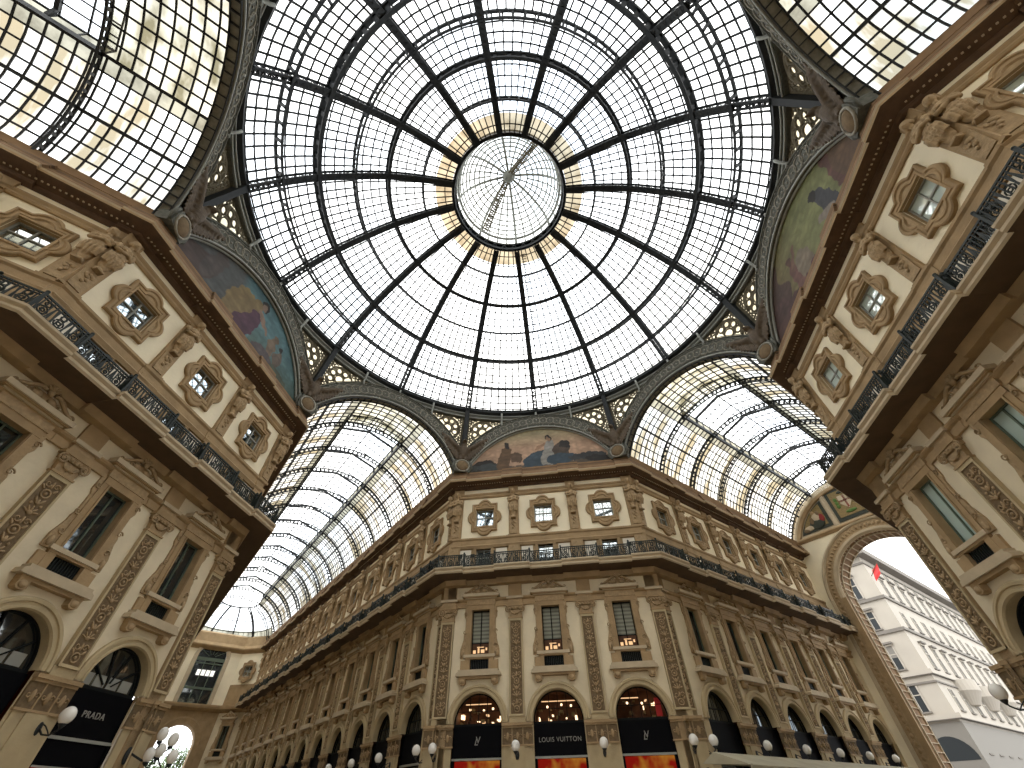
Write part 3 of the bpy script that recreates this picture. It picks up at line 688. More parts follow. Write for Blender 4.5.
F0, FL, FR, cl, cr = C
wc, wl_, wr_ = 'on the central facade', 'along the long left arcade', 'along the right arcade'
dress(F0, [-5.02, 0, 5.02], wc, ['left of three', 'middle of three', 'right of three'], None, P['tall_b'], [P['shop_mono'], P['shop_lv'], P['shop_mono2']])
uprights(F0, [-7.42, -2.51, 2.51, 7.42], wc, ['leftmost of four', 'second from the left of four', 'third from the left of four', 'rightmost of four'])
dress(FL, [-c for c in cl], wl_, [o + ' from the corner' for o in ORD], None, P['tall_d'], P['shop_d'])
uprights(FL, [-18.68] + [-(c + 2.375) for c in cl], wl_, ['nearest the corner'] + [o + ' after the corner' for o in ORD])
dress(FR, cr, wr_, [o + ' from the corner' for o in ORD], None, P['tall_d'], P['shop_d'])
uprights(FR, [18.68] + [c + 2.425 for c in cr[:-1]], wr_, ['nearest the corner'] + [o + ' after the corner' for o in ORD])
# left block
F0, FL, FR, cl, cr = Lb
w1, w2 = 'on the left facade', 'beyond the near corner of the left block'
dress(F0, [-5.02, 0, 5.02], w1, ['nearest of three', 'middle of three', 'farthest of three'], None, P['tall_d'], [P['shop_f'], P['shop_f'], P['shop_prada']])
uprights(F0, [-7.42, -2.51, 2.51, 7.42], w1, ['nearest of four', 'second nearest of four', 'third nearest of four', 'farthest of four'], lamp=False)
dress(FL, [-c for c in cl], w2, ['first bay', 'second bay'], None, P['tall_d'], P['shop_f'])
uprights(FL, [-18.68] + [-(c + 2.4) for c in cl], w2, ['at the corner', 'first', 'second'], lamp=False)
place(P['lamp'], F0.p(2.7, .3, 4.3), F0.rz, 'white globe lamp with curled iron bracket beside the PRADA shopfront', 'lamp', 'globe lamps on the piers')
place(P['cluster'], F0.p(7.3, .1, 3.85), F0.rz, 'iron bracket with five globes at the far corner of the left facade', 'lamp', 'multi-globe bracket lamps')
uprights(FR, [18.68], 'just round the far corner of the left block', ['single'], lamp=False)
# right block
F0, FL, FR, cl, cr = Rb
w1, w2 = 'on the right facade', 'beyond the near corner of the right block'
dress(F0, [-5.02, 0, 5.02], w1, ['farthest of three', 'middle of three', 'nearest of three'], None, P['tall_m'], [P['shop_f']] * 3)
uprights(F0, [-7.42, -2.51, 2.51, 7.42], w1, ['farthest of four', 'third nearest of four', 'second nearest of four', 'nearest of four'], lamp=False)
dress(FR, cr, w2, ['first bay', 'second bay'], None, P['tall_m'], P['shop_f'])
uprights(FR, [18.68] + [c + 2.4 for c in cr], w2, ['at the corner', 'first', 'second'], lamp=False)
uprights(FL, [-18.68], 'just round the far corner of the right block', ['single'], lamp=False)
place(P['lamp'], F0.p(-7.4, .3, 4.5), F0.rz, 'white globe lamp at the far corner of the right facade beside the archway', 'lamp', 'globe lamps on the piers')

# balustrades
def runs(B, names, extl, extr):
    F0, FL, FR, cl, cr = B
    def j(cs, w): return [(c + 1.17, c + w - 1.17) for c in cs]
    e = .4142 * 1.57
    rail_run('balustrade', lambda t, d: F0.p(t, d), -HALF - e, HALF + e, [(-99, -6.19), (-3.85, -1.17), (1.17, 3.85), (6.19, 99)], 'black iron balustrade ' + names[1], True)
    if extl:
        jg = [(-18.9, 0)] + [(-(c + extl[1] - 1.17), -(c + 1.17)) for c in cl] + [(-(extl[2] - 1.17), 0)] ; jg = [(a, b) for a, b in jg[:-1]] + [(-(cl[0] - 1.17), 0)]
        rail_run('balustrade', lambda t, d: FL.p(t, d), -extl[0], -18.2 + e, jg, 'black iron balustrade ' + names[0], extl[3])
    if extr:
        jg = [(c + 1.17, c + extr[1] - 1.17) for c in cr] + [(0, cr[0] - 1.17)]
        rail_run('balustrade', lambda t, d: FR.p(t, d), 18.2 - e, extr[0], jg, 'black iron balustrade ' + names[2], extr[3])
runs(C, ('along the long left arcade', 'across the central facade', 'along the right arcade'), (82.0, 4.75, 0, False), (48.55, 4.85, 0, False))
runs(Lb, ('round the near corner of the left block', 'across the left facade', ''), (42, 4.8, 0, True), None)
runs(Rb, ('', 'across the right facade', 'round the near corner of the right block'), None, (42, 4.8, 0, True))
FC = Frame(90, R); FW = Frame(180, R); FE = Frame(0, R)
for fr, t, lab in ((FC, -6.6, 'above the leftmost pilaster of the central facade'), (FC, -5.6, 'left of the left attic window of the central facade'), (FC, 6.3, 'right of the right attic window of the central facade'), (FC, 7.1, 'at the right corner of the central facade'),
                   (FW, -6.2, 'at the near corner of the left facade'), (FW, -5.0, 'in front of the nearest attic window of the left facade'), (FW, 6.6, 'at the far corner of the left facade'), (FE, 6.4, 'at the near corner of the right facade'), (FE, 3.9, 'between the two nearest windows of the right facade'), (FE, -6.8, 'at the far corner of the right facade')):
    place(P['flood'], fr.p(t, 1.2, 15.42), fr.rz, 'small black floodlight ' + lab, 'floodlight', 'floodlights on the balcony rail', scale=(.62, .62, .62))

# ------------------------------------------------------------------ lunettes, arch bands
def inside(px, pz, sh):
    k = sh[0]
    if k == 'e':
        _, cx, cz, rx, rz, rot, col = sh; dx, dz = px - cx, pz - cz; c, s = cos(rot), sin(rot); u, v = dx * c + dz * s, -dx * s + dz * c
        return (u / rx) ** 2 + (v / rz) ** 2 < 1
    _, ax, az, bx, bz, r0, r1, col = sh; vx, vz = bx - ax, bz - az; t = max(0, min(1, ((px - ax) * vx + (pz - az) * vz) / (vx * vx + vz * vz)))
    return hypot(px - ax - t * vx, pz - az - t * vz) < r0 + (r1 - r0) * t
def lunette(fr, sky, shapes, label, dx=0, dz=0):
    def up_(sh):
        if sh[0] == 'e': return ('e', sh[1] * 1.08 + dx, dz + 23.4 + (sh[2] - 23.7) * 1.3, sh[3] * 1.15, sh[4] * 1.25, sh[5], sh[6])
        return ('c', sh[1] * 1.08 + dx, dz + 23.4 + (sh[2] - 23.7) * 1.3, sh[3] * 1.08 + dx, dz + 23.4 + (sh[4] - 23.7) * 1.3, sh[5] * 1.2, sh[6] * 1.2, sh[7])
    shapes = [up_(q_) for q_ in shapes]
    from mathutils import noise as _n
    nx, nz = 240, 90; vs = []; cols = []; fs = []; z0 = 22.6; rnd = random.Random(3)
    for j in range(nz + 1):
        z = z0 + (28.35 - z0) * j / nz; hw = sqrt(max(0.01, 7.75 ** 2 - (z - 20.6) ** 2))
        for i in range(nx + 1):
            x = -hw + 2 * hw * i / nx; c = sky(x, z)
            for sh in shapes:
                if inside(x + .25 * _n.noise((x * 2, z * 2, 0)), z + .22 * _n.noise((x * 2, z * 2, 7)), sh): c = sh[-1]
            k = .80 + .5 * abs(_n.noise((x * 1.9, z * 2.6, 3))) + .55 * max(0, _n.noise((x * .7, z * 4.5, 9))) * (.6 if c[0] < .3 else .25) + .1 * rnd.random(); cols.append((c[0] * k, c[1] * k, c[2] * k, 1)); vs.append((x, 0, z))
    for j in range(nz):
        for i in range(nx): a = j * (nx + 1) + i; fs.append((a, a + 1, a + nx + 2, a + nx + 1))
    me = bpy.data.meshes.new('lunette_mosaic'); me.from_pydata(vs, [], fs); me.materials.append(M['mosaic'])
    ca = me.color_attributes.new('Col', 'FLOAT_COLOR', 'POINT'); ca.data.foreach_set('color', [q for c in cols for q in c])
    root = empty('lunette', fr.p(0, 0, 0), fr.rz); o = bpy.data.objects.new('mosaic', me); COL.objects.link(o); o.parent = root; o.location = (0, -.02, 0)
    t = MB(); A0 = math.asin((22.9 - 20.6) / 7.72)
    t.tube([(7.72 * cos(a), -.12, 20.6 + 7.72 * sin(a)) for a in [A0 + (PI - 2 * A0) * i / 60 for i in range(61)]], .10, 'tube', 8); t.build('rim_moulding', root)
    tag(root, label, 'mosaic', 'painted lunettes under the dome'); return root
def lerp3(a, b, t): t = max(0, min(1, t)); return tuple(x + (y - x) * t for x, y in zip(a, b))
BR, BL, DK, SK = (.17, .10, .05), (.055, .085, .11), (.035, .03, .025), (.42, .25, .15)
lunette(FC, lambda x, z: lerp3((.24, .17, .12), lerp3((.62, .40, .26), (.52, .45, .26), (z - 26.2) / 1.9), (z - 23.6) / .7),
        [('e', 0, 23.9, 6.6, .45, 0, (.13, .10, .07)), ('e', -5, 24.45, 1.1, .6, .2, DK), ('e', -4.2, 24.35, 1.3, .35, -.1, (.06, .07, .07)), ('c', -3.2, 24.5, -2.9, 25.6, .55, .4, BR), ('c', -2.9, 25.2, -2.1, 25.4, .2, .13, BR), ('e', -2.85, 26.15, .25, .3, 0, DK), ('e', -2.0, 25.0, .5, .45, 0, (.16, .1, .06)),
         ('e', 0.4, 24.8, 1.6, .7, .15, BL), ('c', -.9, 24.5, 1.0, 25.2, .5, .5, BL), ('c', .8, 24.6, 1.0, 26.0, .55, .35, (.36, .34, .30)), ('e', .95, 26.55, .27, .32, 0, DK), ('e', .9, 26.45, .16, .22, 0, SK), ('c', .6, 26.0, -.3, 25.6, .12, .1, SK), ('e', 2.0, 25.3, .7, .75, .2, (.10, .07, .05)), ('e', 2.3, 25.8, .45, .4, 0, DK), ('e', 1.9, 24.6, 1.2, .5, 0, BL), ('e', 4.1, 24.6, 1.6, .35, .05, (.06, .06, .06)), ('e', 5.2, 24.3, 1.2, .3, -.1, DK), ('e', -6.1, 24.3, .7, .4, .4, (.08, .09, .08))],
        'arched mosaic with peach sky and a seated figure in blue above the central facade')
lunette(FW, lambda x, z: lerp3((.10, .105, .10), lerp3((.14, .25, .26), (.10, .20, .22), (z - 26) / 2), (x + 1.8 + .35 * (z - 26)) / .8) if x < .5 else lerp3((.11, .17, .14), (.13, .25, .27), (z - 24) / 2.5),
        [('e', -4.2, 24.4, 1.6, .8, .3, (.10, .07, .06)), ('e', -3.0, 25.3, .5, 1.2, -.2, (.11, .09, .08)), ('e', -.4, 25.2, 1.0, 1.3, -.2, (.27, .19, .08)), ('c', -.6, 24.2, .7, 26.2, .8, .45, (.25, .18, .08)), ('c', 0.2, 23.6, 1.0, 25.6, .9, .4, (.10, .045, .07)), ('e', 1.15, 26.7, .36, .38, 0, DK), ('e', 1.1, 26.55, .24, .26, 0, (.30, .2, .14)), ('c', 1.0, 26.1, 2.3, 25.4, .2, .13, (.30, .2, .14)),
         ('e', 3.1, 25.2, .4, .6, .1, (.22, .16, .11)), ('e', 3.2, 25.9, .22, .25, 0, (.20, .14, .09)), ('e', 4.0, 25.0, .4, .6, -.2, (.17, .13, .10)), ('e', 3.9, 25.7, .22, .22, 0, DK), ('e', 2.8, 24.2, 1.0, .5, 0, (.12, .10, .10)), ('e', 4.9, 24.0, 1.2, .5, -.3, (.10, .12, .08))],
        'arched mosaic with teal sky and a figure in yellow and purple above the left facade', -.9, .25)
lunette(FE, lambda x, z: lerp3((.20, .16, .07), (.24, .25, .10), (x + 3) / 4) if x > -3 + .4 * sin(3 * z) else (.10, .06, .045),
        [('e', -5.0, 24.3, 2.0, 1.6, -.2, (.11, .06, .05)), ('e', -3.2, 24.0, 1.3, .9, .1, (.10, .05, .045)), ('c', -1.9, 24.0, -1.6, 25.6, .45, .3, (.20, .10, .08)), ('e', -1.5, 26.0, .25, .27, 0, (.14, .07, .05)), ('c', -1.6, 25.5, -.6, 26.2, .14, .1, (.22, .12, .08)), ('e', -.7, 24.8, .7, .9, 0, (.25, .2, .14)), ('e', -.9, 24.0, 1.2, .5, 0, (.13, .05, .06)),
         ('c', 2.8, 24.5, 2.6, 25.6, .5, .35, (.07, .07, .075)), ('e', 2.4, 26.0, .28, .3, 0, DK), ('c', 2.6, 24.4, 1.8, 24.9, .3, .2, (.30, .25, .2)), ('c', 4.0, 24.6, 4.3, 26.2, .35, .3, (.17, .08, .06)), ('e', 4.35, 26.6, .25, .28, 0, (.12, .06, .04)), ('e', 5.3, 24.6, 1.1, 1.5, .3, (.17, .10, .055))],
        'arched mosaic with yellow-green sky and small figures above the right facade')
def fence(fr): pass
def band(fr, label, arm):
    """iron arch band with rosettes: closes the top of a facade lunette or an arcade mouth"""
    root = empty('iron_arch_band', fr.p(0), fr.rz); b = MB(); n = 64; rin = 7.70
    def edge(phi, inner):                    # inner circle centre z 20.7, outer circle centre 21
        if inner: return (rin * cos(phi), 20.6 + rin * sin(phi))
        return (9.0 * cos(phi), 21.0 + 9.0 * sin(phi))
    A0 = math.asin((22.9 - 20.6) / rin); O0 = math.acos(min(1, (HALF - .02) / 9.0))
    I = []; O = []
    for i in range(n + 1):
        u = i / n; I.append(edge(A0 + (PI - 2 * A0) * u, True)); O.append(edge(O0 + (PI - 2 * O0) * u, False))
    for y, m in ((-.35, 'band'),):
        b.loops([[(x, .25, z) for x, z in I], [(x, y, z) for x, z in I], [(x, y, z) for x, z in O], [(x, .25, z) for x, z in O]], m, closed=False)
    # lower triangle beside the springing up to the corner line
    for s_ in (0, -1):
        xi, zi = I[s_]; xo, zo = O[s_]
        b.quad((xi, -.35, zi), ((HALF if xi > 0 else -HALF), -.35, zi), (xo, -.35, zo), (xi, -.35, zi + .01), 'band')
    b.build('arch_plate', root)
    t = MB()
    for k, (fa, w) in enumerate(((.04, .07), (.94, .07), (.2, .03), (.82, .03))):
        t.tube([(I[i][0] + (O[i][0] - I[i][0]) * fa, -.38, I[i][1] + (O[i][1] - I[i][1]) * fa) for i in range(n + 1)], w, 'band' if fa != .04 else 'tube', 5)
    t.build('edge_moulding', root)
    o = MB()
    for i in range(27):
        u = (i + .5) / 27; k = u * n; j = min(n - 1, int(k)); f = k - j
        xi = I[j][0] + (I[j + 1][0] - I[j][0]) * f; zi = I[j][1] + (I[j + 1][1] - I[j][1]) * f; xo = O[j][0] + (O[j + 1][0] - O[j][0]) * f; zo = O[j][1] + (O[j + 1][1] - O[j][1]) * f
        cx, cz = (xi + xo) / 2, (zi + zo) / 2; rr = .27 * hypot(xo - xi, zo - zi)
        o.tube([(cx + rr * .8 * cos(a), -.38, cz + rr * .8 * sin(a)) for a in [2 * PI * q / 12 for q in range(12)]], .045, 'bandorn', 4, True)
        o.ell((cx, -.38, cz), (.07, .05, .07), 'bandorn', nu=6, nv=4)
    for i in range(120):                      # small foliage between the rosettes
        u = random.random(); k = u * n; j = min(n - 1, int(k)); fa = random.choice((.12, .3, .7, .88)) + random.uniform(-.04, .04)
        x = I[j][0] + (O[j][0] - I[j][0]) * fa; z = I[j][1] + (O[j][1] - I[j][1]) * fa
        o.ell((x, -.36, z), (.09, .03, .05), 'bandorn', Matrix.Rotation(random.random() * 3, 3, 'Y'), 5, 3)
    so = o.build('rosettes', root); so['kind'] = 'stuff'
    if arm:                                   # coffered soffit of the arcade mouth
        s = MB(); s.loops([[(x, -.35, z) for x, z in I], [(x * .995, .2, z - .03) for x, z in I]], 'spanel', closed=False)
        for i in range(0, n + 1, 2): s.strip([(I[i][0] * .985, -.33, I[i][1] - .06), (I[i][0] * .985, .2, I[i][1] - .08)], [(I[i][0], 0, I[i][1] - 20.6)] * 2, .06, .1, 'iron')
        for y in (-.3, .18): s.strip([(x * .985, y, z - .07) for x, z in I], [(x, 0, z - 20.6) for x, z in I], .06, .1, 'iron')
        s.build('coffered_soffit', root)
    tag(root, label, 'arch', 'iron arch bands under the dome'); return root
for ang, lab, arm in ((90, 'over the central lunette', 0), (180, 'over the left lunette', 0), (0, 'over the right lunette', 0), (270, 'over the lunette behind the viewer', 0),
                 (45, 'round the mouth of the right arcade', 1), (135, 'round the mouth of the long left arcade', 1), (-45, 'round the mouth of the near right arcade', 1), (-135, 'round the mouth of the near left arcade', 1)):
    band(Frame(ang, R), 'grey-green iron arch band with rosettes ' + lab, arm)
mbb = MB(); fb = Frame(270, R)
mbb.add([tuple(fb.p(7.7 * cos(PI * i / 24), 0, 20.6 + 7.7 * sin(PI * i / 24))) for i in range(25)], [tuple(range(25))], 'cream'); tag(mbb.build('wall_lunette'), 'plain arched wall behind the viewer under the dome', 'wall', kind='structure')

# ------------------------------------------------------------------ dome
PROF = [(18.15, 30.65), (16.87, 32.92), (15.07, 35.31), (12.85, 37.38), (10.54, 39.13), (7.77, 40.41), (5.2, 41.0)]
def prof_at(u):
    """smooth profile through PROF, u in 0..6"""
    i = min(5, int(u)); f = u - i; p0, p1, p2, p3 = PROF[max(0, i - 1)], PROF[i], PROF[i + 1], PROF[min(6, i + 2)]
    def cr(a, b, c, d): return .5 * ((2 * b) + (-a + c) * f + (2 * a - 5 * b + 4 * c - d) * f * f + (-a + 3 * b - 3 * c + d) * f ** 3)
    return cr(p0[0], p1[0], p2[0], p3[0]), cr(p0[1], p1[1], p2[1], p3[1])
def norm_at(u):
    a = prof_at(max(0, u - .05)); b = prof_at(min(5.999, u + .05)); dr, dz = b[0] - a[0], b[1] - a[1]; l = hypot(dr, dz); return (dz / l, -dr / l)   # outward
def dpt(az, u, off=0):
    r, z = prof_at(u); n = norm_at(u); r += n[0] * off; z += n[1] * off; return Vector((r * cos(az), r * sin(az), z))
def dn(az, u): n = norm_at(u); return Vector((n[0] * cos(az), n[0] * sin(az), n[1]))
dome = empty('glass_dome', (0, 0, 30.3))
def dchild(mb, name, par=None):
    o = mb.build(name, par or dome)
    if par is None: o.location = (0, 0, -30.3)
    return o
g = MB(); NU = 36
for sct in range(16):
    pass
gl = []
for m_, u0, u1 in (('glass', 0, 5.38), ('amber', 5.38, 5.97)):
    rows = [u0 + (u1 - u0) * i / (NU if m_ == 'glass' else 4) for i in range((NU if m_ == 'glass' else 4) + 1)]
    g.loops([[tuple(dpt(2 * PI * j / 96, min(u, 5.999), .28)) for j in range(96)] for u in rows], m_, smooth=True)
gobj = dchild(g, 'glazing')
bars = MB()
for k in range(16):
    a0 = PI / 2 - k * PI / 8; a1 = a0 - PI / 8
    for cell in range(6):
        nb = 9 if cell < 3 else 7 if cell < 5 else 5
        for j in range(1, nb):
            a = a0 + (a1 - a0) * j / nb; us = [cell + .0 + i / 3 for i in range(4)]; us[-1] = min(us[-1], 5.98)
            bars.strip([dpt(a, u, .24) for u in us], [dn(a, u) for u in us], (.125, .12, .11, .10, .095, .09)[cell], .06, 'iron')
        nr = 4 if cell < 5 else 3
        for i in range(1, nr):
            u = cell + i / nr; aa = [a0 + (a1 - a0) * q / 4 for q in range(5)]
            bars.strip([dpt(a, u, .24) for a in aa], [dn(a, u) for a in aa], (.10, .10, .095, .09, .085, .08)[cell], .06, 'iron')
o = dchild(bars, 'glazing_bars'); o['kind'] = 'stuff'
for k in range(16):                            # meridian trusses
    a = PI / 2 - k * PI / 8; rb = MB(); us = [i / 4 for i in range(24)] + [5.98]; tan_ = Vector((-sin(a), cos(a), 0))
    us2 = [u for u in us if u >= 1.0]; rb.strip([dpt(a, u, -.33) for u in us2], [dn(a, u) for u in us2], .40, .07, 'iron')
    for s_ in (-1, 1):
        rb.strip([dpt(a, u, -.34) + tan_ * .18 * s_ for u in us], [dn(a, u) for u in us], .15, .08, 'iron'); rb.strip([dpt(a, u, .20) + tan_ * .17 * s_ for u in us], [dn(a, u) for u in us], .15, .10, 'iron')
    for i in range(75):
        u0 = .04 + i * .0793; rb.bar(dpt(a, u0, -.34) - tan_ * .16, dpt(a, min(5.98, u0 + (.08 if i % 2 else 0)), -.34) + tan_ * .16, .07, .07, 'iron')
    for s_ in (-1, 1):
        for i in range(0, 60):
            u0, u1 = i * .099, (i + 1) * .099
            p0 = dpt(a, u0, -.32 if i % 2 else .18) + tan_ * .15 * s_; p1 = dpt(a, u1, .18 if i % 2 else -.32) + tan_ * .15 * s_
            rb.bar(p0, p1, .06, .07, 'iron')
    r, z = 18.15, 30.65; p0 = Vector((18.1 * cos(a), 18.1 * sin(a), 30.7))
    if k % 2: rb.bar(p0, Vector((19.15 * cos(a), 19.15 * sin(a), 26.4)), .42, .45, 'iron', (cos(a), sin(a), 0))
    dchild(rb, 'meridian_rib')
for ci in range(1, 6):                         # hoops: two chords joined by short blocks
    h = MB(); N = 96; wd = (.20, .42, .20, .36, .18)[ci - 1]; dp = (.62, .56, .50, .42, .34)[ci - 1]
    az = [2 * PI * i / N for i in range(N + 1)]
    h.strip([dpt(a, ci, .16) for a in az], [dn(a, ci) for a in az], wd, .12, 'iron'); 
    h.strip([dpt(a, ci, .16 - dp) for a in az], [dn(a, ci) for a in az], wd * .75, .10, 'iron')
    for i in range(96 if ci < 4 else 64):
        a = 2 * PI * (i + .5) / (96 if ci < 4 else 64); p0, p1 = dpt(a, ci, .16), dpt(a, ci, .16 - dp); h.bar(p0, p1, .22 if ci < 3 else .15, wd * .7, 'iron', dn(a, ci).cross(Vector((0, 0, 1))))
    dchild(h, 'hoop')
rg = MB(); N = 96                              # base ring girder
for i in range(N):
    a0, a1 = 2 * PI * i / N, 2 * PI * (i + 1) / N
    prof = [(18.0, 30.55), (18.0, 30.75), (18.5, 30.8)], [(18.35, 30.42), (18.0, 30.55)], [(18.62, 29.75), (18.35, 29.75), (18.35, 30.42)], [(18.62, 29.75), (18.62, 31.2), (18.3, 31.2)]
    for pr in prof:
        for (r0, z0), (r1, z1) in zip(pr, pr[1:]):
            rg.quad((r0 * cos(a0), r0 * sin(a0), z0), (r0 * cos(a1), r0 * sin(a1), z0), (r1 * cos(a1), r1 * sin(a1), z1), (r1 * cos(a0), r1 * sin(a0), z1), 'iron' if pr is not prof[2] else 'band')
for r, z in ((18.28, 30.3), (18.28, 29.85)): rg.tube([(r * cos(2 * PI * i / N), r * sin(2 * PI * i / N), z) for i in range(N)], .06, 'tube', 5, True)
dchild(rg, 'base_ring')
for k in range(32):
    a = PI / 2 - k * PI / 16
    if k % 2 == 0 and k % 4 == 2: continue
    br = MB(); pts = [(r * cos(a), r * sin(a), z) for r, z in ((18.0, 30.45), (18.05, 30.1), (18.15, 29.8), (18.3, 29.5), (18.1 if k % 4 else 17.75, 29.2 if k % 4 == 0 else 29.0))]
    br.tube(pts, .10, 'tube', 6); dchild(br, 'stay_bracket')
# lantern
lan = empty('lantern', (0, 0, -30.3)); lan.parent = dome
def LP(r, z, a): return (r * cos(a), r * sin(a), z)
rl = MB(); N = 64
for pr, m_ in (([(5.25, 41.12), (5.02, 41.0), (4.98, 41.2), (4.98, 41.25)], 'iron'), ([(4.96, 41.85), (4.94, 42.0), (5.1, 42.05)], 'iron'), ([(5.28, 41.0), (5.28, 42.1), (5.1, 42.05)], 'iron')):
    rl.loops([[LP(r, z, 2 * PI * j / N) for j in range(N)] for r, z in pr], m_)
for i in range(32):
    a = 2 * PI * i / 32; rl.bar(LP(5.0, 41.2, a), LP(4.95, 41.9, a + .06), .05, .06, 'iron'); rl.bar(LP(5.0, 41.2, a + .1), LP(4.95, 41.9, a + .04), .05, .06, 'iron')
rl.build('lantern_ring', lan)
LPR = [(4.95, 42.0), (4.85, 43.0), (4.5, 44.2), (3.9, 45.2), (3.0, 46.1), (1.9, 46.7), (.45, 47.05)]
lg = MB(); lg.loops([[LP(r + .03, z + .03, 2 * PI * j / N) for j in range(N)] for r, z in LPR], 'glass', smooth=True); lg.build('lantern_glazing', lan)
lb = MB()
for i in range(32):
    a = 2 * PI * i / 32; big = i % 4 == 0; pts = [LP(r, z, a) for r, z in (LPR if big or i % 2 == 0 else LPR[:6])]
    lb.tube(pts, .13 if big else .075, 'tube' if not big else 'tube', 4)
for r, z in LPR[:6] + [(4.7, 43.6), (4.2, 44.7), (3.45, 45.7), (2.5, 46.45), (1.2, 46.9)]: lb.tube([LP(r, z, 2 * PI * j / N) for j in range(N)], .14 if (r, z) == LPR[1] else .075, 'tube', 4, True)
lb.build('lantern_bars', lan)
bs = MB(); bs.lathe((0, 0, 46.9), [(.0, -.45), (.25, -.4), (.55, -.15), (.62, 0), (.5, .3), (0, .5)], 'tube', 20); bs.build('boss', lan)
cat_ = MB()
for e_, t_ in (((3.0, -3.7, 43.2), (.3, -.35, 46.6)), ((-3.1, 3.7, 43.2), (-.3, .35, 46.6))):
    e_, t_ = Vector(e_), Vector(t_); sd_ = Vector((.77, .64, 0))
    for o_ in (-.26, .26): cat_.bar(e_ + sd_ * o_, t_ + sd_ * o_, .12, .1, 'fret')
    for i in range(22): q_ = e_.lerp(t_, i / 22); q2 = e_.lerp(t_, (i + 1) / 22); cat_.bar(q_ - sd_ * .22, q_ + sd_ * .22, .09, .06, 'fret'); cat_.bar(q_ - sd_ * .22, q2 + sd_ * .22, .08, .05, 'fret')
cat_.build('catwalk', lan)
ld = MB()                                      # service ladder beside one rib
for u in [3.1 + i * .09 for i in range(30)] + [.15 + i * .09 for i in range(17)]:
    a = PI / 2 - .035
    p0 = dpt(a, min(u, 5.9), .3); tv = Vector((-sin(a), cos(a), 0)); ld.bar(p0 - tv * (.15), p0 - tv * .62, .06, .06, 'iron')
dchild(ld, 'service_ladder')
tag(dome, 'huge glass dome with black iron ribs, hoops and round lantern over the crossing', 'dome')

# pendentive fretwork + eagles
def arch_top(t): return 21.0 + sqrt(max(0, 81 - t * t))
for q in range(8):
    av = radians(22.5 + 45 * q); root = empty('fretwork_pendentive', (0, 0, 0))
    names = {0: 'between the right lunette and the right arcade', 1: 'between the right arcade and the central lunette', 2: 'between the central lunette and the long left arcade', 3: 'between the long left arcade and the left lunette',
             4: 'between the left lunette and the near left arcade', 5: 'behind the viewer on the left', 6: 'behind the viewer on the right', 7: 'between the near right arcade and the right lunette'}
    def bottom(phi):
        dphi = abs(phi); fphi = radians(22.5) - dphi; t = R * tan(fphi); return R / cos(fphi) - .02, min(30.2, arch_top(t))
    def surf(phi, z):
        rb, zb = bottom(phi); s = (z - zb) / max(.05, 30.4 - zb); r = rb + (18.5 - rb) * s; return Vector((r * cos(av + phi), r * sin(av + phi), z))
    pm = MB(); gm = MB(); phis = [radians(-19.5 + 39 * i / 40) for i in range(41)]
    rows = []
    for phi in phis:
        zb = bottom(phi)[1]; rows.append([tuple(surf(phi, zb + (30.3 - zb) * j / 6) * 1.004) for j in range(7)])
    gm.loops(rows, 'frost', closed=False); gm.build('backing_glass', root)
    for edge_ in (0, 1):
        pts = [surf(phi, (bottom(phi)[1] + .08) if edge_ == 0 else 30.1) for phi in phis]; pm.tube(pts, .10, 'fret', 5)
        if edge_ == 0: pts = [surf(phi, min(30.2, bottom(phi)[1] + .32)) for phi in phis]; pm.tube(pts, .04, 'fret', 4)
    def ring(phi, z, r, w):
        zb = bottom(phi)[1]
        if z - r < zb + .1 or z + r > 30.15: return False
        P0 = surf(phi, z); P1 = surf(phi + .01, z); P2 = surf(phi, z + .1); ex = (P1 - P0).normalized(); ez = (P2 - P0).normalized()
        pm.tube([P0 + ex * r * cos(2 * PI * k / 12) + ez * r * sin(2 * PI * k / 12) for k in range(12)], w, 'fret', 4, True); return True
    sc = 1 / 18.8
    for sd in (-1, 1):
        cphi = sd * 1.75 * sc; cz = 28.55                      # seven-circle flower
        ring(cphi, cz, .40, .10)
        for k in range(8): ring(cphi + .80 * cos(k * PI / 4 + .39) * sc, cz + .80 * sin(k * PI / 4 + .39), .27, .10); ring(cphi + 1.1 * cos(k * PI / 4) * sc, cz + 1.1 * sin(k * PI / 4), .10, .07); ring(cphi + .52 * cos(k * PI / 4) * sc, cz + .52 * sin(k * PI / 4), .05, .05)
        pm.tube([surf(cphi + 1.17 * cos(2 * PI * k / 20) * sc, cz + 1.17 * sin(2 * PI * k / 20)) for k in range(20) if cz + 1.2 * sin(2 * PI * k / 20) > bottom(cphi + 1.17 * cos(2 * PI * k / 20) * sc)[1]], .12, 'fret', 4)
        for i in range(26):
            for j in range(16):
                x = sd * (.42 + .30 * i); z = 25.9 + .28 * j + (.14 if i % 2 else 0)
                if hypot(x - sd * 1.75, z - cz) < 1.3: continue
                if abs(x) * sc > radians(19): continue
                ring(x * sc, z, .12, .075)
        pm.bar(surf(sd * .2 * sc, 26.0), surf(sd * .2 * sc, 30.2), .42, .08, 'fret', (cos(av), sin(av), 0))
    fo = pm.build('pierced_plate', root); fo['kind'] = 'stuff'
    tag(root, 'pierced iron fretwork corner ' + names[q], 'fretwork', 'pendentives under the dome ring')
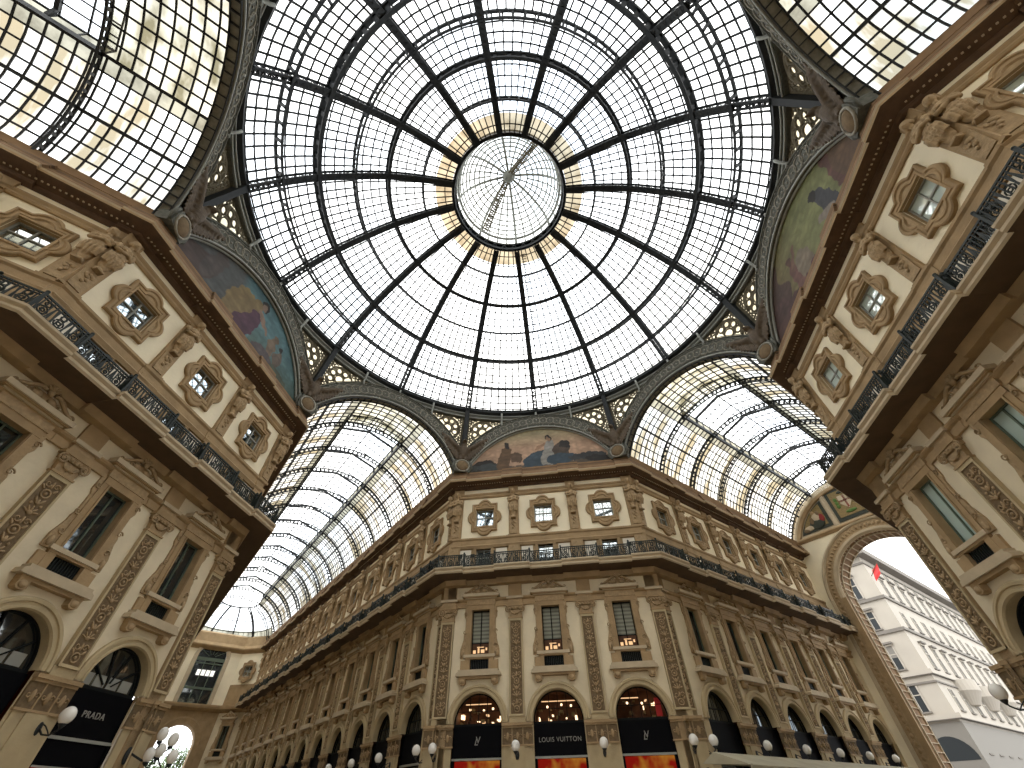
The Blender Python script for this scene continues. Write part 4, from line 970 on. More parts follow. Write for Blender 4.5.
def p_eagle():
    root = empty('bronze_eagle'); f = MB()    # -y towards the hall, z 0 = cornice top 24.0
    f.ell((0, -.35, 1.9), (.35, .35, .75), 'bronze', nu=12, nv=8); f.ell((0, -.62, 2.75), (.2, .27, .22), 'bronze'); f.ell((0, -.88, 2.70), (.07, .14, .08), 'bronze'); f.ell((0, -.45, 2.45), (.22, .24, .3), 'bronze')
    for s_ in (-1, 1):
        W_ = [(s_ * .2, -.3, 2.1), (s_ * .7, -.42, 2.45), (s_ * 1.2, -.5, 2.95), (s_ * 1.75, -.5, 3.5)]
        f.tube(W_, [.22, .2, .15, .06], 'bronze', 8)
        for i in range(12):
            u = i / 11; k_ = min(2, int(u * 3)); q_ = Vector(W_[k_]).lerp(Vector(W_[k_ + 1]), u * 3 - k_) if u < 1 else Vector(W_[3]); L = 1.15 - .55 * u
            f.ell((q_.x + s_ * .10, q_.y + .06, q_.z - L * .42), (.10, .06, L * .55), 'bronze', Matrix.Rotation(-s_ * (.15 + .3 * u), 3, 'Y'), 7, 6)
        for i in range(8):
            u = i / 7; q_ = Vector(W_[0]).lerp(Vector(W_[3]), u); f.ell((q_.x, q_.y - .08, q_.z - .18), (.09, .06, .22), 'bronze', None, 6, 5)
        f.tube([(s_ * .18, -.35, 1.4), (s_ * .22, -.5, 1.0)], [.17, .1], 'bronze', 7)
    for i in range(5): f.ell(((i - 2) * .14, -.2, 1.1), (.10, .05, .5), 'bronze', Matrix.Rotation(-(i - 2) * .18, 3, 'Y'), 6, 5)
    sculpt(f, 'eagle_body', root, .05, 'bronze', 1)
    c = MB(); c.prism([(-.55, -.05), (.55, -.05), (.62, .5), (.5, 1.0), (-.5, 1.0), (-.62, .5)], -.42, .3, 'band'); c.ell((0, -.44, .48), (.44, .13, .48), 'field', nu=16, nv=8)
    c.tube([(.50 * cos(2 * PI * i / 20), -.46, .48 + .54 * sin(2 * PI * i / 20)) for i in range(20)], .06, 'bandorn', 5, True)
    for s_ in (-1, 1): c.tube([(s_ * .5, -.3, -.05), (s_ * .72, -.3, .4), (s_ * .62, -.3, .95)], .09, 'band', 6)
    c.build('medallion_corbel', root); return root
eg = p_eagle()
for q, nm_ in ((1, 'between the central lunette and the right arcade'), (2, 'between the central lunette and the long left arcade'), (3, 'between the left lunette and the long left arcade'), (4, 'between the left lunette and the near left arcade'), (0, 'between the right lunette and the right arcade'), (7, 'between the right lunette and the near right arcade')):
    av = radians(22.5 + 45 * q); place(eg, (19.1 * cos(av), 19.1 * sin(av), 23.5), av - PI / 2, 'bronze eagle ' + nm_, 'statue', 'bronze eagles at the dome corners', scale=(1.25, 1.25, 1.15))

# ------------------------------------------------------------------ glazed barrel vaults
VR, VZ = 7.75, 21.0
def vault(A, l0, l1, rib0, sa, label, end, mo_end=None):
    root = empty('glazed_vault', (0, 0, 0), radians(A)); a0 = 24.0
    amax = math.acos((23.6 - VZ) / VR); PA = [radians(x) for x in (-66, -43.7, -22, 22, 43.7, 66)]; am = radians(21.9)
    def V(l, th, off=0): r = VR + off; return Vector((l, r * sin(th), VZ + r * cos(th)))     # th + = left of the outward direction
    def Nn(th): return Vector((0, sin(th), cos(th)))
    g = MB(); n = 12
    nl = max(2, int((l1 - l0) / 4))
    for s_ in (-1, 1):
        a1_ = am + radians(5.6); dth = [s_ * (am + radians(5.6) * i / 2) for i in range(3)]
        g.loops([[tuple(V(l0 + (l1 - l0) * j / nl, th, .22)) for j in range(nl + 1)] for th in dth], 'shade_dirt', closed=False, smooth=True)  # dark strip paints the shadow next to the raised roof light
        ths = [s_ * (a1_ + (amax - a1_) * i / n) for i in range(n + 1)]
        g.loops([[tuple(V(l0 + (l1 - l0) * j / nl, th, .22)) for j in range(nl + 1)] for th in ths], 'vglass', closed=False, smooth=True)
    go = g.build('glazing', root)
    b = MB(); bays = max(1, round((l1 - l0) / .59))
    for s_ in (-1, 1):
        for j in range(1, bays):
            l = l0 + (l1 - l0) * j / bays; ths = [s_ * (am + (amax - am) * i / 6) for i in range(7)]; b.strip([V(l, th, .18) for th in ths], [Nn(th) for th in ths], .085, .06, 'iron')
        for i in range(1, 8):
            th = s_ * (radians(22) + i * radians(5.43)); 
            if abs(th) > amax or i == 4: continue
            b.bar(V(l0, th, .18), V(l1, th, .18), .10, .06, 'iron', Nn(th))
    bo = b.build('glazing_bars', root); bo['kind'] = 'stuff'
    ribs = []; l = rib0
    while l < l1 + .3: ribs.append(l); l += sa
    for l in ribs:
        r = MB(); ths = [-amax - .06 + (2 * amax + .12) * i / 44 for i in range(45)]
        for off, w in ((-.22, .12), (.18, .15)): r.strip([V(l, th, off) for th in ths], [Nn(th) for th in ths], w, .07, 'iron')
        for i in range(44):
            th = ths[i] ; r.bar(V(l, th, -.20), V(l, th, .16), .10, .16, 'iron', (0, cos(th), -sin(th)))
        r.build('arch_rib', root)
    for th in (radians(43.7), radians(-43.7)):
        r = MB(); r.bar(V(l0, th, .1), V(l1, th, .1), .17, .16, 'iron', Nn(th)); r.build('purlin', root)
    bs_ = MB()
    for s_ in (-1, 1): bs_.box(l0 - .2, l1 + .2, min(s_ * (HALF - .62), s_ * HALF), max(s_ * (HALF - .62), s_ * HALF), 23.5, 24.05, 'rbrown')
    bs_.build('base_sill', root)
    # raised roof light along the crown
    m0 = rib0; cg = MB(); cg.loops([[tuple(V(l0 + (m0 - l0) * j / 2, th, .22)) for j in range(3)] for th in [am * (i - 6) / 6 for i in range(13)]], 'stained', closed=False, smooth=True)
    cgo = cg.build('crown_glazing', root); cb = MB(); nb_ = max(2, round((m0 - l0) / .59))
    for j in range(1, nb_):
        l = l0 + (m0 - l0) * j / nb_; cb.strip([V(l, am * (i - 6) / 6, .18) for i in range(13)], [Nn(am * (i - 6) / 6) for i in range(13)], .085, .06, 'iron')
    for i in range(-4, 5): cb.bar(V(l0, am * i / 4, .18), V(m0, am * i / 4, .18), .17 if abs(i) == 4 else .10, .06, 'iron', Nn(am * i / 4))
    cbo = cb.build('crown_glazing_bars', cgo); cbo['kind'] = 'stuff'
    mo = MB(); m1 = mo_end or l1; z0 = V(0, am, .2); hw = z0.y; zz = z0.z
    for s_ in (-1, 1):
        mo.box(m0, m1, min(s_ * (hw - .08), s_ * (hw + .08)), max(s_ * (hw - .08), s_ * (hw + .08)), zz - .18, zz + .2, 'iron')
        mo.bar((m0, s_ * hw, zz + .95), (m1, s_ * hw, zz + .95), .1, .1, 'iron'); 
        for i in range(1, 5): mo.bar((m0, s_ * hw * (1 - i / 5), zz + 1.0 + .9 * i / 5), (m1, s_ * hw * (1 - i / 5), zz + 1.0 + .9 * i / 5), .07, .07, 'iron')
        nb = max(1, round((m1 - m0) / 1.19))
        for j in range(nb + 1):
            l = m0 + (m1 - m0) * j / nb; mo.bar((l, s_ * hw, zz), (l, s_ * hw, zz + 1), .06, .06, 'iron'); mo.bar((l, s_ * hw, zz + 1), (l, 0, zz + 1.9), .07, .07, 'iron')
    mo.bar((m0, 0, zz + 1.92), (m1, 0, zz + 1.92), .1, .1, 'iron')
    for l in ribs[:-1]:
        lm = l + sa * .5
        if lm > m1: break
        for s_ in (-1, 1):
            mo.bar((lm, s_ * hw, zz + .3), (lm, s_ * hw * .93, zz + .95), .16, .16, 'iron', (1, 0, 0)); mo.bar((lm, s_ * hw * .93, zz + .95), (lm, 0, zz + 1.75), .16, .2, 'iron', (1, 0, 0))
    moo = mo.build('raised_roof_light', root)
    gg = MB()
    for s_ in (-1, 1):
        gg.quad((m0, s_ * hw, zz), (m1, s_ * hw, zz), (m1, s_ * hw, zz + 1), (m0, s_ * hw, zz + 1), 'shade_dirt'); gg.quad((m0, s_ * hw, zz + 1.02), (m1, s_ * hw, zz + 1.02), (m1, 0, zz + 1.95), (m0, 0, zz + 1.95), 'glass')
    for l in (m0, m1): gg.add([(l, -hw, zz), (l, hw, zz), (l, hw, zz + 1), (l, 0, zz + 1.9), (l, -hw, zz + 1)], [(0, 1, 2, 3, 4)], 'glass')
    gg.build('roof_light_glazing', moo)
    if end == 'apse':
        ag = MB(); K = 24
        ag.loops([[(l1 + (VR + .2) * sin(th) * cos(-PI / 2 + PI * j / K), (VR + .2) * sin(th) * sin(-PI / 2 + PI * j / K), VZ + (VR + .2) * cos(th)) for j in range(K + 1)] for th in [amax * i / 10 for i in range(0, 9)]], 'glass', closed=False, smooth=True)
        ag.loops([[(l1 + (VR + .2) * sin(th) * cos(-PI / 2 + PI * j / K), (VR + .2) * sin(th) * sin(-PI / 2 + PI * j / K), VZ + (VR + .2) * cos(th)) for j in range(K + 1)] for th in [amax * i / 10 for i in range(8, 11)]], 'shade_dirt', closed=False, smooth=True); ag.build('apse_glazing', root)
        ab = MB()
        for j in range(0, 6):
            ph = -PI / 2 + PI * (j + .5) / 6; ths = [.38 + (amax - .38) * i / 16 for i in range(17)]
            for off, w in ((-.17, .17), (.16, .2)): ab.strip([(l1 + (VR + off) * sin(t) * cos(ph), (VR + off) * sin(t) * sin(ph), VZ + (VR + off) * cos(t)) for t in ths], [(sin(t) * cos(ph), sin(t) * sin(ph), cos(t)) for t in ths], w, .07, 'iron')
        for t in (.38, .75, 1.0): ab.tube([(l1 + VR * sin(t) * cos(-PI / 2 + PI * j / K), VR * sin(t) * sin(-PI / 2 + PI * j / K), VZ + VR * cos(t)) for j in range(K + 1)], .12 if t == .38 else .07, 'iron', 5)
        for j in range(1, K):
            ph = -PI / 2 + PI * j / K; ab.tube([(l1 + VR * sin(t) * cos(ph), VR * sin(t) * sin(ph), VZ + VR * cos(t)) for t in [.5 + (amax - .5) * i / 6 for i in range(7)]], .03, 'iron', 4)
        ab.build('apse_ribs', root)
    tag(root, label, 'glass vault', 'glazed barrel vaults'); return root
vault(45, 18.45, 48.55, 23.3, 4.8, 'shorter glass barrel vault of the right arcade', None)
vault(135, 18.45, 80.5, 23.0, 4.72, 'long glass barrel vault of the left arcade with rounded far end', 'apse', 78)
vault(-135, 18.45, 42, 23.4, 4.8, 'glass barrel vault at the upper left corner, with stained panes', None)
vault(-45, 18.45, 42, 23.4, 4.8, 'glass barrel vault at the upper right corner, with bluish panes', None)

# ------------------------------------------------------------------ end wall of the right arcade
FE2 = Frame(45, 48.65)
mb = MB()
def Qe(fr, t0, t1, z0, z1, m, d=0): mb.quad(fr.p(t0, d, z0), fr.p(t1, d, z0), fr.p(t1, d, z1), fr.p(t0, d, z1), m)
ra, zs = 5.15, 17.2; n = 40
for i in range(n):
    a0, a1 = PI - PI * i / n, PI - PI * (i + 1) / n; x0, x1 = ra * cos(a0), ra * cos(a1)
    mb.quad(FE2.p(x0, 0, zs + ra * sin(a0)), FE2.p(x1, 0, zs + ra * sin(a1)), FE2.p(x1, 0, 23.9), FE2.p(x0, 0, 23.9), 'cream')
for s_ in (-1, 1):
    Qe(FE2, min(s_ * ra, s_ * 9.5), max(s_ * ra, s_ * 9.5), 0, 23.9, 'cream'); mb.quad(FE2.p(s_ * ra, 0, 0), FE2.p(s_ * ra, -2.6, 0), FE2.p(s_ * ra, -2.6, zs), FE2.p(s_ * ra, 0, zs), 'rbrown')  # reveal sides coloured darker to paint the shadow inside the arch
# tympanum
mb.add([FE2.p(8.2 * cos(PI * i / 32), 0, 20.95 + 8.2 * sin(PI * i / 32)) for i in range(33) if 20.95 + 8.2 * sin(PI * i / 32) >= 23.7], [tuple(range(len([i for i in range(33) if 20.95 + 8.2 * sin(PI * i / 32) >= 23.7])))], 'lip')
L_ = [[tuple(FE2.p(ra * cos(PI * i / n), d, zs + ra * sin(PI * i / n))) for i in range(n + 1)] for d in (0, -2.6)]
mb.loops(L_, 'rbrown', closed=False)  # same painted shadow on the underside of the arch
for i in range(n):
    a0, a1 = PI - PI * i / n, PI - PI * (i + 1) / n
    mb.quad(FE2.p(ra * cos(a0), -2.6, zs + ra * sin(a0)), FE2.p(ra * cos(a1), -2.6, zs + ra * sin(a1)), FE2.p(ra * cos(a1), -2.6, 23.9), FE2.p(ra * cos(a0), -2.6, 23.9), 'stone')
for s_ in (-1, 1): Qe(FE2, min(s_ * ra, s_ * 12), max(s_ * ra, s_ * 12), 0, 23.9, 'stone', -2.6)
tag(mb.build('wall_east_end'), 'cream end wall with tall archway closing the right arcade', 'wall', kind='structure')
ga = empty('archway_surround', FE2.p(0), FE2.rz); g = MB()
g.arch(0, zs, [(6.75, 0), (6.75, -.2), (6.6, -.3), (6.45, -.22), (6.4, -.12)], 0, PI, 48, 'lip'); g.arch(0, zs, [(6.4, -.12), (5.65, -.12)], 0, PI, 48, 'stone2'); g.arch(0, zs, [(5.65, -.12), (5.6, -.25), (5.35, -.25), (5.2, -.1), (5.15, .1), (5.15, .5)], 0, PI, 48, 'lip')
for s_ in (-1, 1):
    for x0, x1, y, m in ((6.4, 6.75, -.22, 'lip'), (5.65, 6.4, -.12, 'stone2'), (5.12, 5.65, -.24, 'stone')): g.box(min(s_ * x0, s_ * x1), max(s_ * x0, s_ * x1), y, 0, 0, zs, m)
g.build('archivolt', ga)
o = MB()
for i in range(44):
    a = PI * (i + .5) / 44
    o.ell((6.02 * cos(a), -.16, zs + 6.02 * sin(a)), (.14, .07, .2), 'stone', Matrix.Rotation(-(a - PI / 2), 3, 'Y'), 6, 4)
for i in range(30):
    for s_ in (-1, 1): o.ell((s_ * 6.02, -.16, zs - .3 - .5 * i), (.15, .07, .19), 'stone', None, 6, 4)
o.build('carved_leaves', ga)
c = MB()
for i in range(60):                           # coffers of the deep reveal
    z = zs - .4 - i * .62
    if z < 1: break
    for s_ in (-1, 1): c.box(min(s_ * 5.02, s_ * 5.12), max(s_ * 5.02, s_ * 5.12), .5, 2.3, z - .25, z - .2, 'lip')
for i in range(24):
    a = PI * (i + .5) / 24; c.bar((5.08 * cos(a), .4, zs + 5.08 * sin(a)), (5.08 * cos(a), 2.4, zs + 5.08 * sin(a)), .12, .08, 'lip', (cos(a), 0, sin(a)))
for y in (.45, 2.35):
    c.tube([(5.08 * cos(PI * i / 40), y, zs + 5.08 * sin(PI * i / 40)) for i in range(41)], .07, 'lip', 5)
    for s_ in (-1, 1): c.bar((s_ * 5.08, y, 0), (s_ * 5.08, y, zs), .12, .12, 'lip')
c.build('coffered_reveal', ga)
tag(ga, 'carved stone surround of the tall archway at the end of the right arcade', 'archway')
tr = MB(); prf = [(0, 23.6), (-.1, 23.62), (-.2, 23.75), (-.32, 23.85), (-.32, 23.98), (-.2, 24.1), (0, 24.1)]
for (y0, z0), (y1, z1) in zip(prf, prf[1:]): tr.quad((-7.4, y0, z0), (7.4, y0, z0), (7.4, y1, z1), (-7.4, y1, z1), 'stone')
T0 = math.asin((24.1 - 20.95) / 7.45); tr.arch(0, 20.95, [(7.6, -.05), (7.55, -.22), (7.2, -.22), (7.1, -.05)], T0, PI - T0, 48, 'stone')
for x in (-2.1, 2.1): tr.box(x - .2, x + .2, -.18, 0, 24.1, 28.0, 'lip')
TRIM[0] += 1; t_ = tr.build('trim_%d' % TRIM[0]); t_.location = FE2.p(0); t_.rotation_euler = (0, 0, FE2.rz); tag(t_, 'stone ledge and arched rim framing the three end-wall mosaics', 'moulding', kind='structure')
def mosaic_panel(poly, shapes, label, name='mosaic_panel'):
    root = empty(name, FE2.p(0), FE2.rz); b = MB(); cx = sum(p_[0] for p_ in poly) / len(poly); cz = sum(p_[1] for p_ in poly) / len(poly)
    b.prism(poly, -.08, 0, 'mdark'); b.build('border', root)
    f = MB(); f.prism([(cx + (x - cx) * .8, cz + (z - cz) * .8) for x, z in poly], -.11, -.07, 'gold'); f.build('field', root)
    for nm2, prs in shapes:
        s = MB()
        for kind_, args, m in prs:
            if kind_ == 'p': s.prism(args, -.16, -.1, m)
            else: s.ell((args[0], -.12, args[1]), (args[2], .05, args[3]), m)
        s.build(nm2, root)
    tag(root, label, 'mosaic', 'mosaics on the end wall of the right arcade')
# local x here is right when facing the wall, i.e. lateral = -x
arcp = [(-(7.0 * cos(a)), 20.95 + 7.0 * sin(a)) for a in [radians(30 + 40 * i / 10) for i in range(11)]]
left_poly = [(-2.45, 24.4), (-6.05, 24.4)] + [q_ for q_ in arcp if q_[0] < -2.45 and q_[1] > 24.45] + [(-2.45, 20.95 + sqrt(49 - 2.45 ** 2))]
mosaic_panel(left_poly, [('seated_figure', [('e', (-3.9, 25.1, .9, .6), 'mdark'), ('e', (-3.7, 25.8, .5, .55), 'lip'), ('e', (-3.2, 25.6, .35, .5), 'dred'), ('e', (-4.3, 25.5, .3, .5), 'field'), ('e', (-3.4, 26.2, .2, .35), 'field'), ('e', (-5.3, 24.75, .4, .25), 'field'), ('e', (-3.9, 26.45, .22, .25), 'stone'), ('e', (-4.9, 24.9, .6, .3), 'lip')])],
             'dark mosaic with a seated figure, left of the shield on the end wall')
mosaic_panel([(-x, z) for x, z in left_poly][::-1], [('seated_figure', [('e', (3.9, 25.1, .9, .6), 'mdark'), ('e', (3.7, 25.8, .5, .55), 'lip'), ('e', (3.9, 26.45, .22, .25), 'stone')])],
             'dark mosaic with a seated figure, right of the shield on the end wall')
mosaic_panel([(-1.75, 24.35), (1.75, 24.35), (1.75, 28.15), (-1.75, 28.15)], [('shield', [('p', [(-.62, 27.1), (-.62, 26.2), (0, 25.5), (.62, 26.2), (.62, 27.1)], 'lip'), ('p', [(-.1, 27.1), (-.1, 25.6), (.1, 25.6), (.1, 27.1)], 'dred'), ('p', [(-.62, 26.55), (-.62, 26.35), (.62, 26.35), (.62, 26.55)], 'dred')]),
              ('wreath', [('e', (s_ * .95, 26 + .4 * k, .2, .25), 'leaf') for s_ in (-1, 1) for k in range(3)] + [('e', (0, 27.5, .45, .2), 'mdark'), ('e', (0, 25.15, .6, .2), 'leaf')])],
             'square gold mosaic with red-cross shield on the end wall')

# ------------------------------------------------------------------ far end of the left arcade
FN = Frame(135, 86.0)
mb = MB()
def Qn(t0, t1, z0, z1, m): mb.quad(FN.p(t0, 0, z0), FN.p(t1, 0, z0), FN.p(t1, 0, z1), FN.p(t0, 0, z1), m)
def arched_hole(r, zsp, zt, zb, m, mlow):
    for i in range(24):
        a0, a1 = PI - PI * i / 24, PI - PI * (i + 1) / 24; x0, x1 = r * cos(a0), r * cos(a1)
        mb.quad(FN.p(x0, 0, zsp + r * sin(a0)), FN.p(x1, 0, zsp + r * sin(a1)), FN.p(x1, 0, zt), FN.p(x0, 0, zt), m)
    for s_ in (-1, 1): Qn(min(s_ * r, s_ * 4.4), max(s_ * r, s_ * 4.4), zb, zt, mlow)
arched_hole(2.5, 9.5, 14.3, 0, 'stone', 'stone'); arched_hole(2.15, 20.8, 24.6, 14.3, 'cream', 'cream')
for s_ in (-1, 1):
    A_ = FN.p(s_ * 4.4, 0, 0); B_ = FN.p(s_ * 7.9, 3.6, 0)
    for z0, z1, m in ((0, 5.5, 'lstone'), (5.5, 14.3, 'greyplaster'), (14.3, 17.4, 'stone'), (17.4, 22.3, 'cream'), (22.3, 24.6, 'stone')):
        mb.quad(A_ + Vector((0, 0, z0)), B_ + Vector((0, 0, z0)), B_ + Vector((0, 0, z1)), A_ + Vector((0, 0, z1)), m)
for s_ in (-1, 1): mb.quad(FN.p(s_ * 2.5, 0, 0), FN.p(s_ * 2.5, -2, 0), FN.p(s_ * 2.5, -2, 9.5), FN.p(s_ * 2.5, 0, 9.5), 'stone')
mb.loops([[tuple(FN.p(2.5 * cos(PI * i / 24), d, 9.5 + 2.5 * sin(PI * i / 24))) for i in range(25)] for d in (0, -2)], 'stone', closed=False)
tag(mb.build('wall_north_end'), 'pale end wall with arched window and archway closing the long left arcade', 'wall', kind='structure')
cs = [FN.p(7.9, 3.6), FN.p(4.4, 0), FN.p(-4.4, 0), FN.p(-7.9, 3.6)]
def seg_trim(zp, label, m):
    tb = MB(); ctr = FN.p(0, 12)
    ls = []
    for d, z in zp:
        ls.append([tuple((q_ + (ctr - q_).normalized() * d) + Vector((0, 0, z))) for q_ in cs])
    tb.loops(ls, m, closed=False); TRIM[0] += 1; tag(tb.build('trim_%d' % TRIM[0]), label, 'moulding', kind='structure')
seg_trim([(0, 13.6), (.9, 14.0), (1.0, 14.3), (1.0, 14.48), (0, 14.5)], 'balcony ledge across the far end of the long left arcade', 'stone')
seg_trim([(0, 21.9), (.8, 22.3), (.9, 22.5), (.6, 23), (.5, 24.3), (0, 24.6)], 'cornice across the far end of the long left arcade', 'stone')
WN[0] += 1; w = empty('window_%d' % WN[0], FN.p(0), FN.rz); g = MB(); g.arch(0, 20.8, [(2.75, 0), (2.75, -.2), (2.5, -.25), (2.2, -.15), (2.15, .3)], 0, PI, 32, 'lip')
for s_ in (-1, 1): g.box(min(s_ * 2.15, s_ * 2.75), max(s_ * 2.15, s_ * 2.75), -.2, .2, 14.5, 20.8, 'lip')
g.build('surround', w); g = MB(); g.box(-2.15, 2.15, .3, .34, 14.5, 20.8, 'pane_dark'); g.add([(2.15 * cos(PI * i / 20), .3, 20.8 + 2.15 * sin(PI * i / 20)) for i in range(21)], [tuple(range(21))], 'pane_dark'); g.build('pane', w)
g = MB()
for x in (-2.1, -.72, .72, 2.1): g.box(x - .06, x + .06, .2, .3, 14.5, 20.8, 'green_frame')
for z, h in ((20.6, .5), (20.0, .15), (16.6, .3), (14.6, .1)): g.box(-2.15, 2.15, .18, .3, z - h / 2, z + h / 2, 'green_frame')
for k in range(7): a = PI * k / 6; g.bar((.5 * cos(a), .25, 20.8 + .5 * sin(a)), (2.1 * cos(a), .25, 20.8 + 2.1 * sin(a)), .08, .08, 'green_frame', (0, 1, 0))
[g.box(x, x + .55, .24, .28, 18.3, 19.1, 'white_glow') for x in (-1.3, -.6, .1, .8)]; g.build('green_sash', w)  # glowing boxes put in for white reflections and lights in the pane
tag(w, 'large arched window with green frame at the far end of the long arcade', 'window', kind='structure')
aa = empty('archway_surround', FN.p(0), FN.rz); g = MB(); g.arch(0, 9.5, [(3.4, 0), (3.4, -.2), (3.2, -.3), (2.8, -.2), (2.5, -.2), (2.5, .3)], 0, PI, 32, 'stone')
for s_ in (-1, 1): g.box(min(s_ * 2.5, s_ * 3.4), max(s_ * 2.5, s_ * 3.4), -.2, .1, 0, 9.5, 'stone')
g.build('archivolt', aa); tag(aa, 'small stone archway open to daylight at the far end of the long arcade', 'archway')
for s_, nmx in ((1, 'right'), (-1, 'left')):
    q_ = (FN.p(s_ * 4.4, 0) + FN.p(s_ * 7.9, 3.6)) / 2; rz = FN.rz - s_ * PI / 4; q_ = q_ - Vector((-sin(rz), cos(rz), 0)) * .33
    WN[0] += 1; o = place(P['oc'], q_ + Vector((0, 0, 19.2)), rz, 'quatrefoil window on the bevelled %s corner at the far arcade end' % nmx, 'window', 'quatrefoil windows under the cornice', 'structure'); o.name = 'window_%d' % WN[0]
    WN[0] += 1; o = place(P['tall_d'], q_, rz, 'tall window on the bevelled %s corner at the far arcade end' % nmx, 'window', 'tall windows under the balcony', 'structure'); o.name = 'window_%d' % WN[0]

# ------------------------------------------------------------------ outside: building beyond the right archway
U = Frame(45, 0)   # U.p(t, d): n direction = along 45 deg; position = -d along n; t = right when facing = -lateral
def OP(al, lat, z): a = radians(45); return Vector((cos(a) * al - sin(a) * lat, sin(a) * al + cos(a) * lat, z))
bd = empty('street_building', OP(80, 9.2, 0), radians(45))    # local x = along, y = lateral (left)
b = MB(); H = 31.7; L1 = 62; slope = .03
def wall_local(m):
    b.box(0, L1, 0, 22, 0, H, m)
wall_local('ext'); b.build('facade_walls', bd)
bt = MB()
for z, h, pj in ((24.6, .35, .25), (20.1, .35, .25), (14.7, .5, .35), (13.6, .15, .15), (9.8, .5, .5), (31.4, .9, 1.2), (29.9, .25, .15)):
    bt.box(-pj, L1 + pj, -pj, 22, z - h / 2, z + h / 2, 'extb' if z > 31 or h < .4 else 'ext')
    bt.box(-pj - .03, L1 + pj, -pj - .03, 22, z - h / 2 - .08, z - h / 2, 'extb')
bt.box(-.6, L1, -.6, 22, 31.9, 32.6, 'ext'); bt.box(-.12, L1, -.12, 22, 0, 9.2, 'shutter'); bt.build('belt_courses', bd)
def ewin(face, u, z, w, h, hood, shut):
    """a window with sash and hood; face 'end' looks towards the arcade, 'side' along the street"""
    f = MB(); gp = MB()
    def bx(mbx, u0, u1, p0, p1, z0, z1, m):
        if face == 'end': mbx.box(-p1, -p0, u0, u1, z0, z1, m)
        else: mbx.box(u0, u1, -p1, -p0, z0, z1, m)
    bx(f, u - w / 2 - .18, u - w / 2, 0, .1, z, z + h, 'ext'); bx(f, u + w / 2, u + w / 2 + .18, 0, .1, z, z + h, 'ext'); bx(f, u - w / 2 - .25, u + w / 2 + .25, 0, .22, z - .18, z, 'extb')
    if hood: bx(f, u - w / 2 - .35, u + w / 2 + .35, 0, .5, z + h + .25, z + h + .5, 'extb'); bx(f, u - w / 2 - .25, u + w / 2 + .25, 0, .2, z + h, z + h + .25, 'ext')
    bx(f, u - .05, u + .05, .03, .08, z, z + h, 'ext'); bx(f, u - w / 2, u + w / 2, .03, .08, z + h * .62, z + h * .66, 'ext')
    fo = f.build('window', bd); bx(gp, u - w / 2, u + w / 2, .0, .03, z, z + h, 'extd')
    if shut: bx(gp, u - w / 2, u + w / 2, .03, .06, z + h * shut, z + h, 'shutter')
    gp.build('pane', fo)
for k, (z, h, hood, sh) in enumerate(((25.0, 3.1, 1, 0), (20.6, 2.4, 1, .0), (15.4, 2.9, 1, .5), (10.5, 2.9, 0, 0))):
    for u in (3.5, 9.5, 15.5): ewin('end', u, z, 1.7, h, hood, sh)
for z, h, hood, n in ((25.2, 2.6, 1, 13), (20.7, 2.2, 0, 13), (15.4, 2.9, 1, 13), (10.6, 2.4, 0, 13), (28.5, 1.2, 0, 13), (6.2, 2.6, 0, 13)):
    for i in range(n): ewin('side', 4 + 4.4 * i, z, 1.2, h, hood, 0)
ar = MB(); ar.prism([(4 * cos(PI * i / 16) * .6, 5.5 + 2.4 * sin(PI * i / 16)) for i in range(17)], 0, .06, 'extd'); aro = ar.build('entrance_arch', bd); aro.location = (-.14, 2.6, 0); aro.rotation_euler = (0, 0, -PI / 2)
for i, al in enumerate((11, 20, 29)):
    bb_ = MB(); prof = [(2.2 * sin(PI * j / 12), 2.4 * cos(PI * j / 12)) for j in range(13)]
    vs = [(al + y * 1.1, -x * .9, 13.2) for x, y in prof] + [(al + y * 1.1, -x * .9, 14.5) for x, y in prof] + [(al + y * .6, -x * .4, 11.6) for x, y in prof]
    bb_.add(vs, [tuple(range(13, 26)), tuple(range(38, 25, -1))] + [(j, j + 1, j + 14, j + 13) for j in range(12)] + [(j + 26, j + 27, j + 1, j) for j in range(12)], 'ext'); bb_.build('rounded_balcony', bd)
tag(bd, 'pale stone street building with rows of windows seen through the right archway', 'building')
fl = empty('flag', OP(80, 8.6, 27.6), radians(45)); f = MB(); f.tube([(0, .5, 0), (0, -1.2, 1.6)], .05, 'bark', 5); f.build('pole', fl); f = MB(); f.loops([[(.1 * sin(3 * v), -1.2 + .12 * v + u, 1.6 - u * .75 - v * .7) for v in (0, .5, 1, 1.6, 2.2)] for u in (0, .4, .8, 1.2)], 'red', closed=False); f.build('cloth', fl)
tag(fl, 'small red flag hanging from the corner of the street building', 'flag')
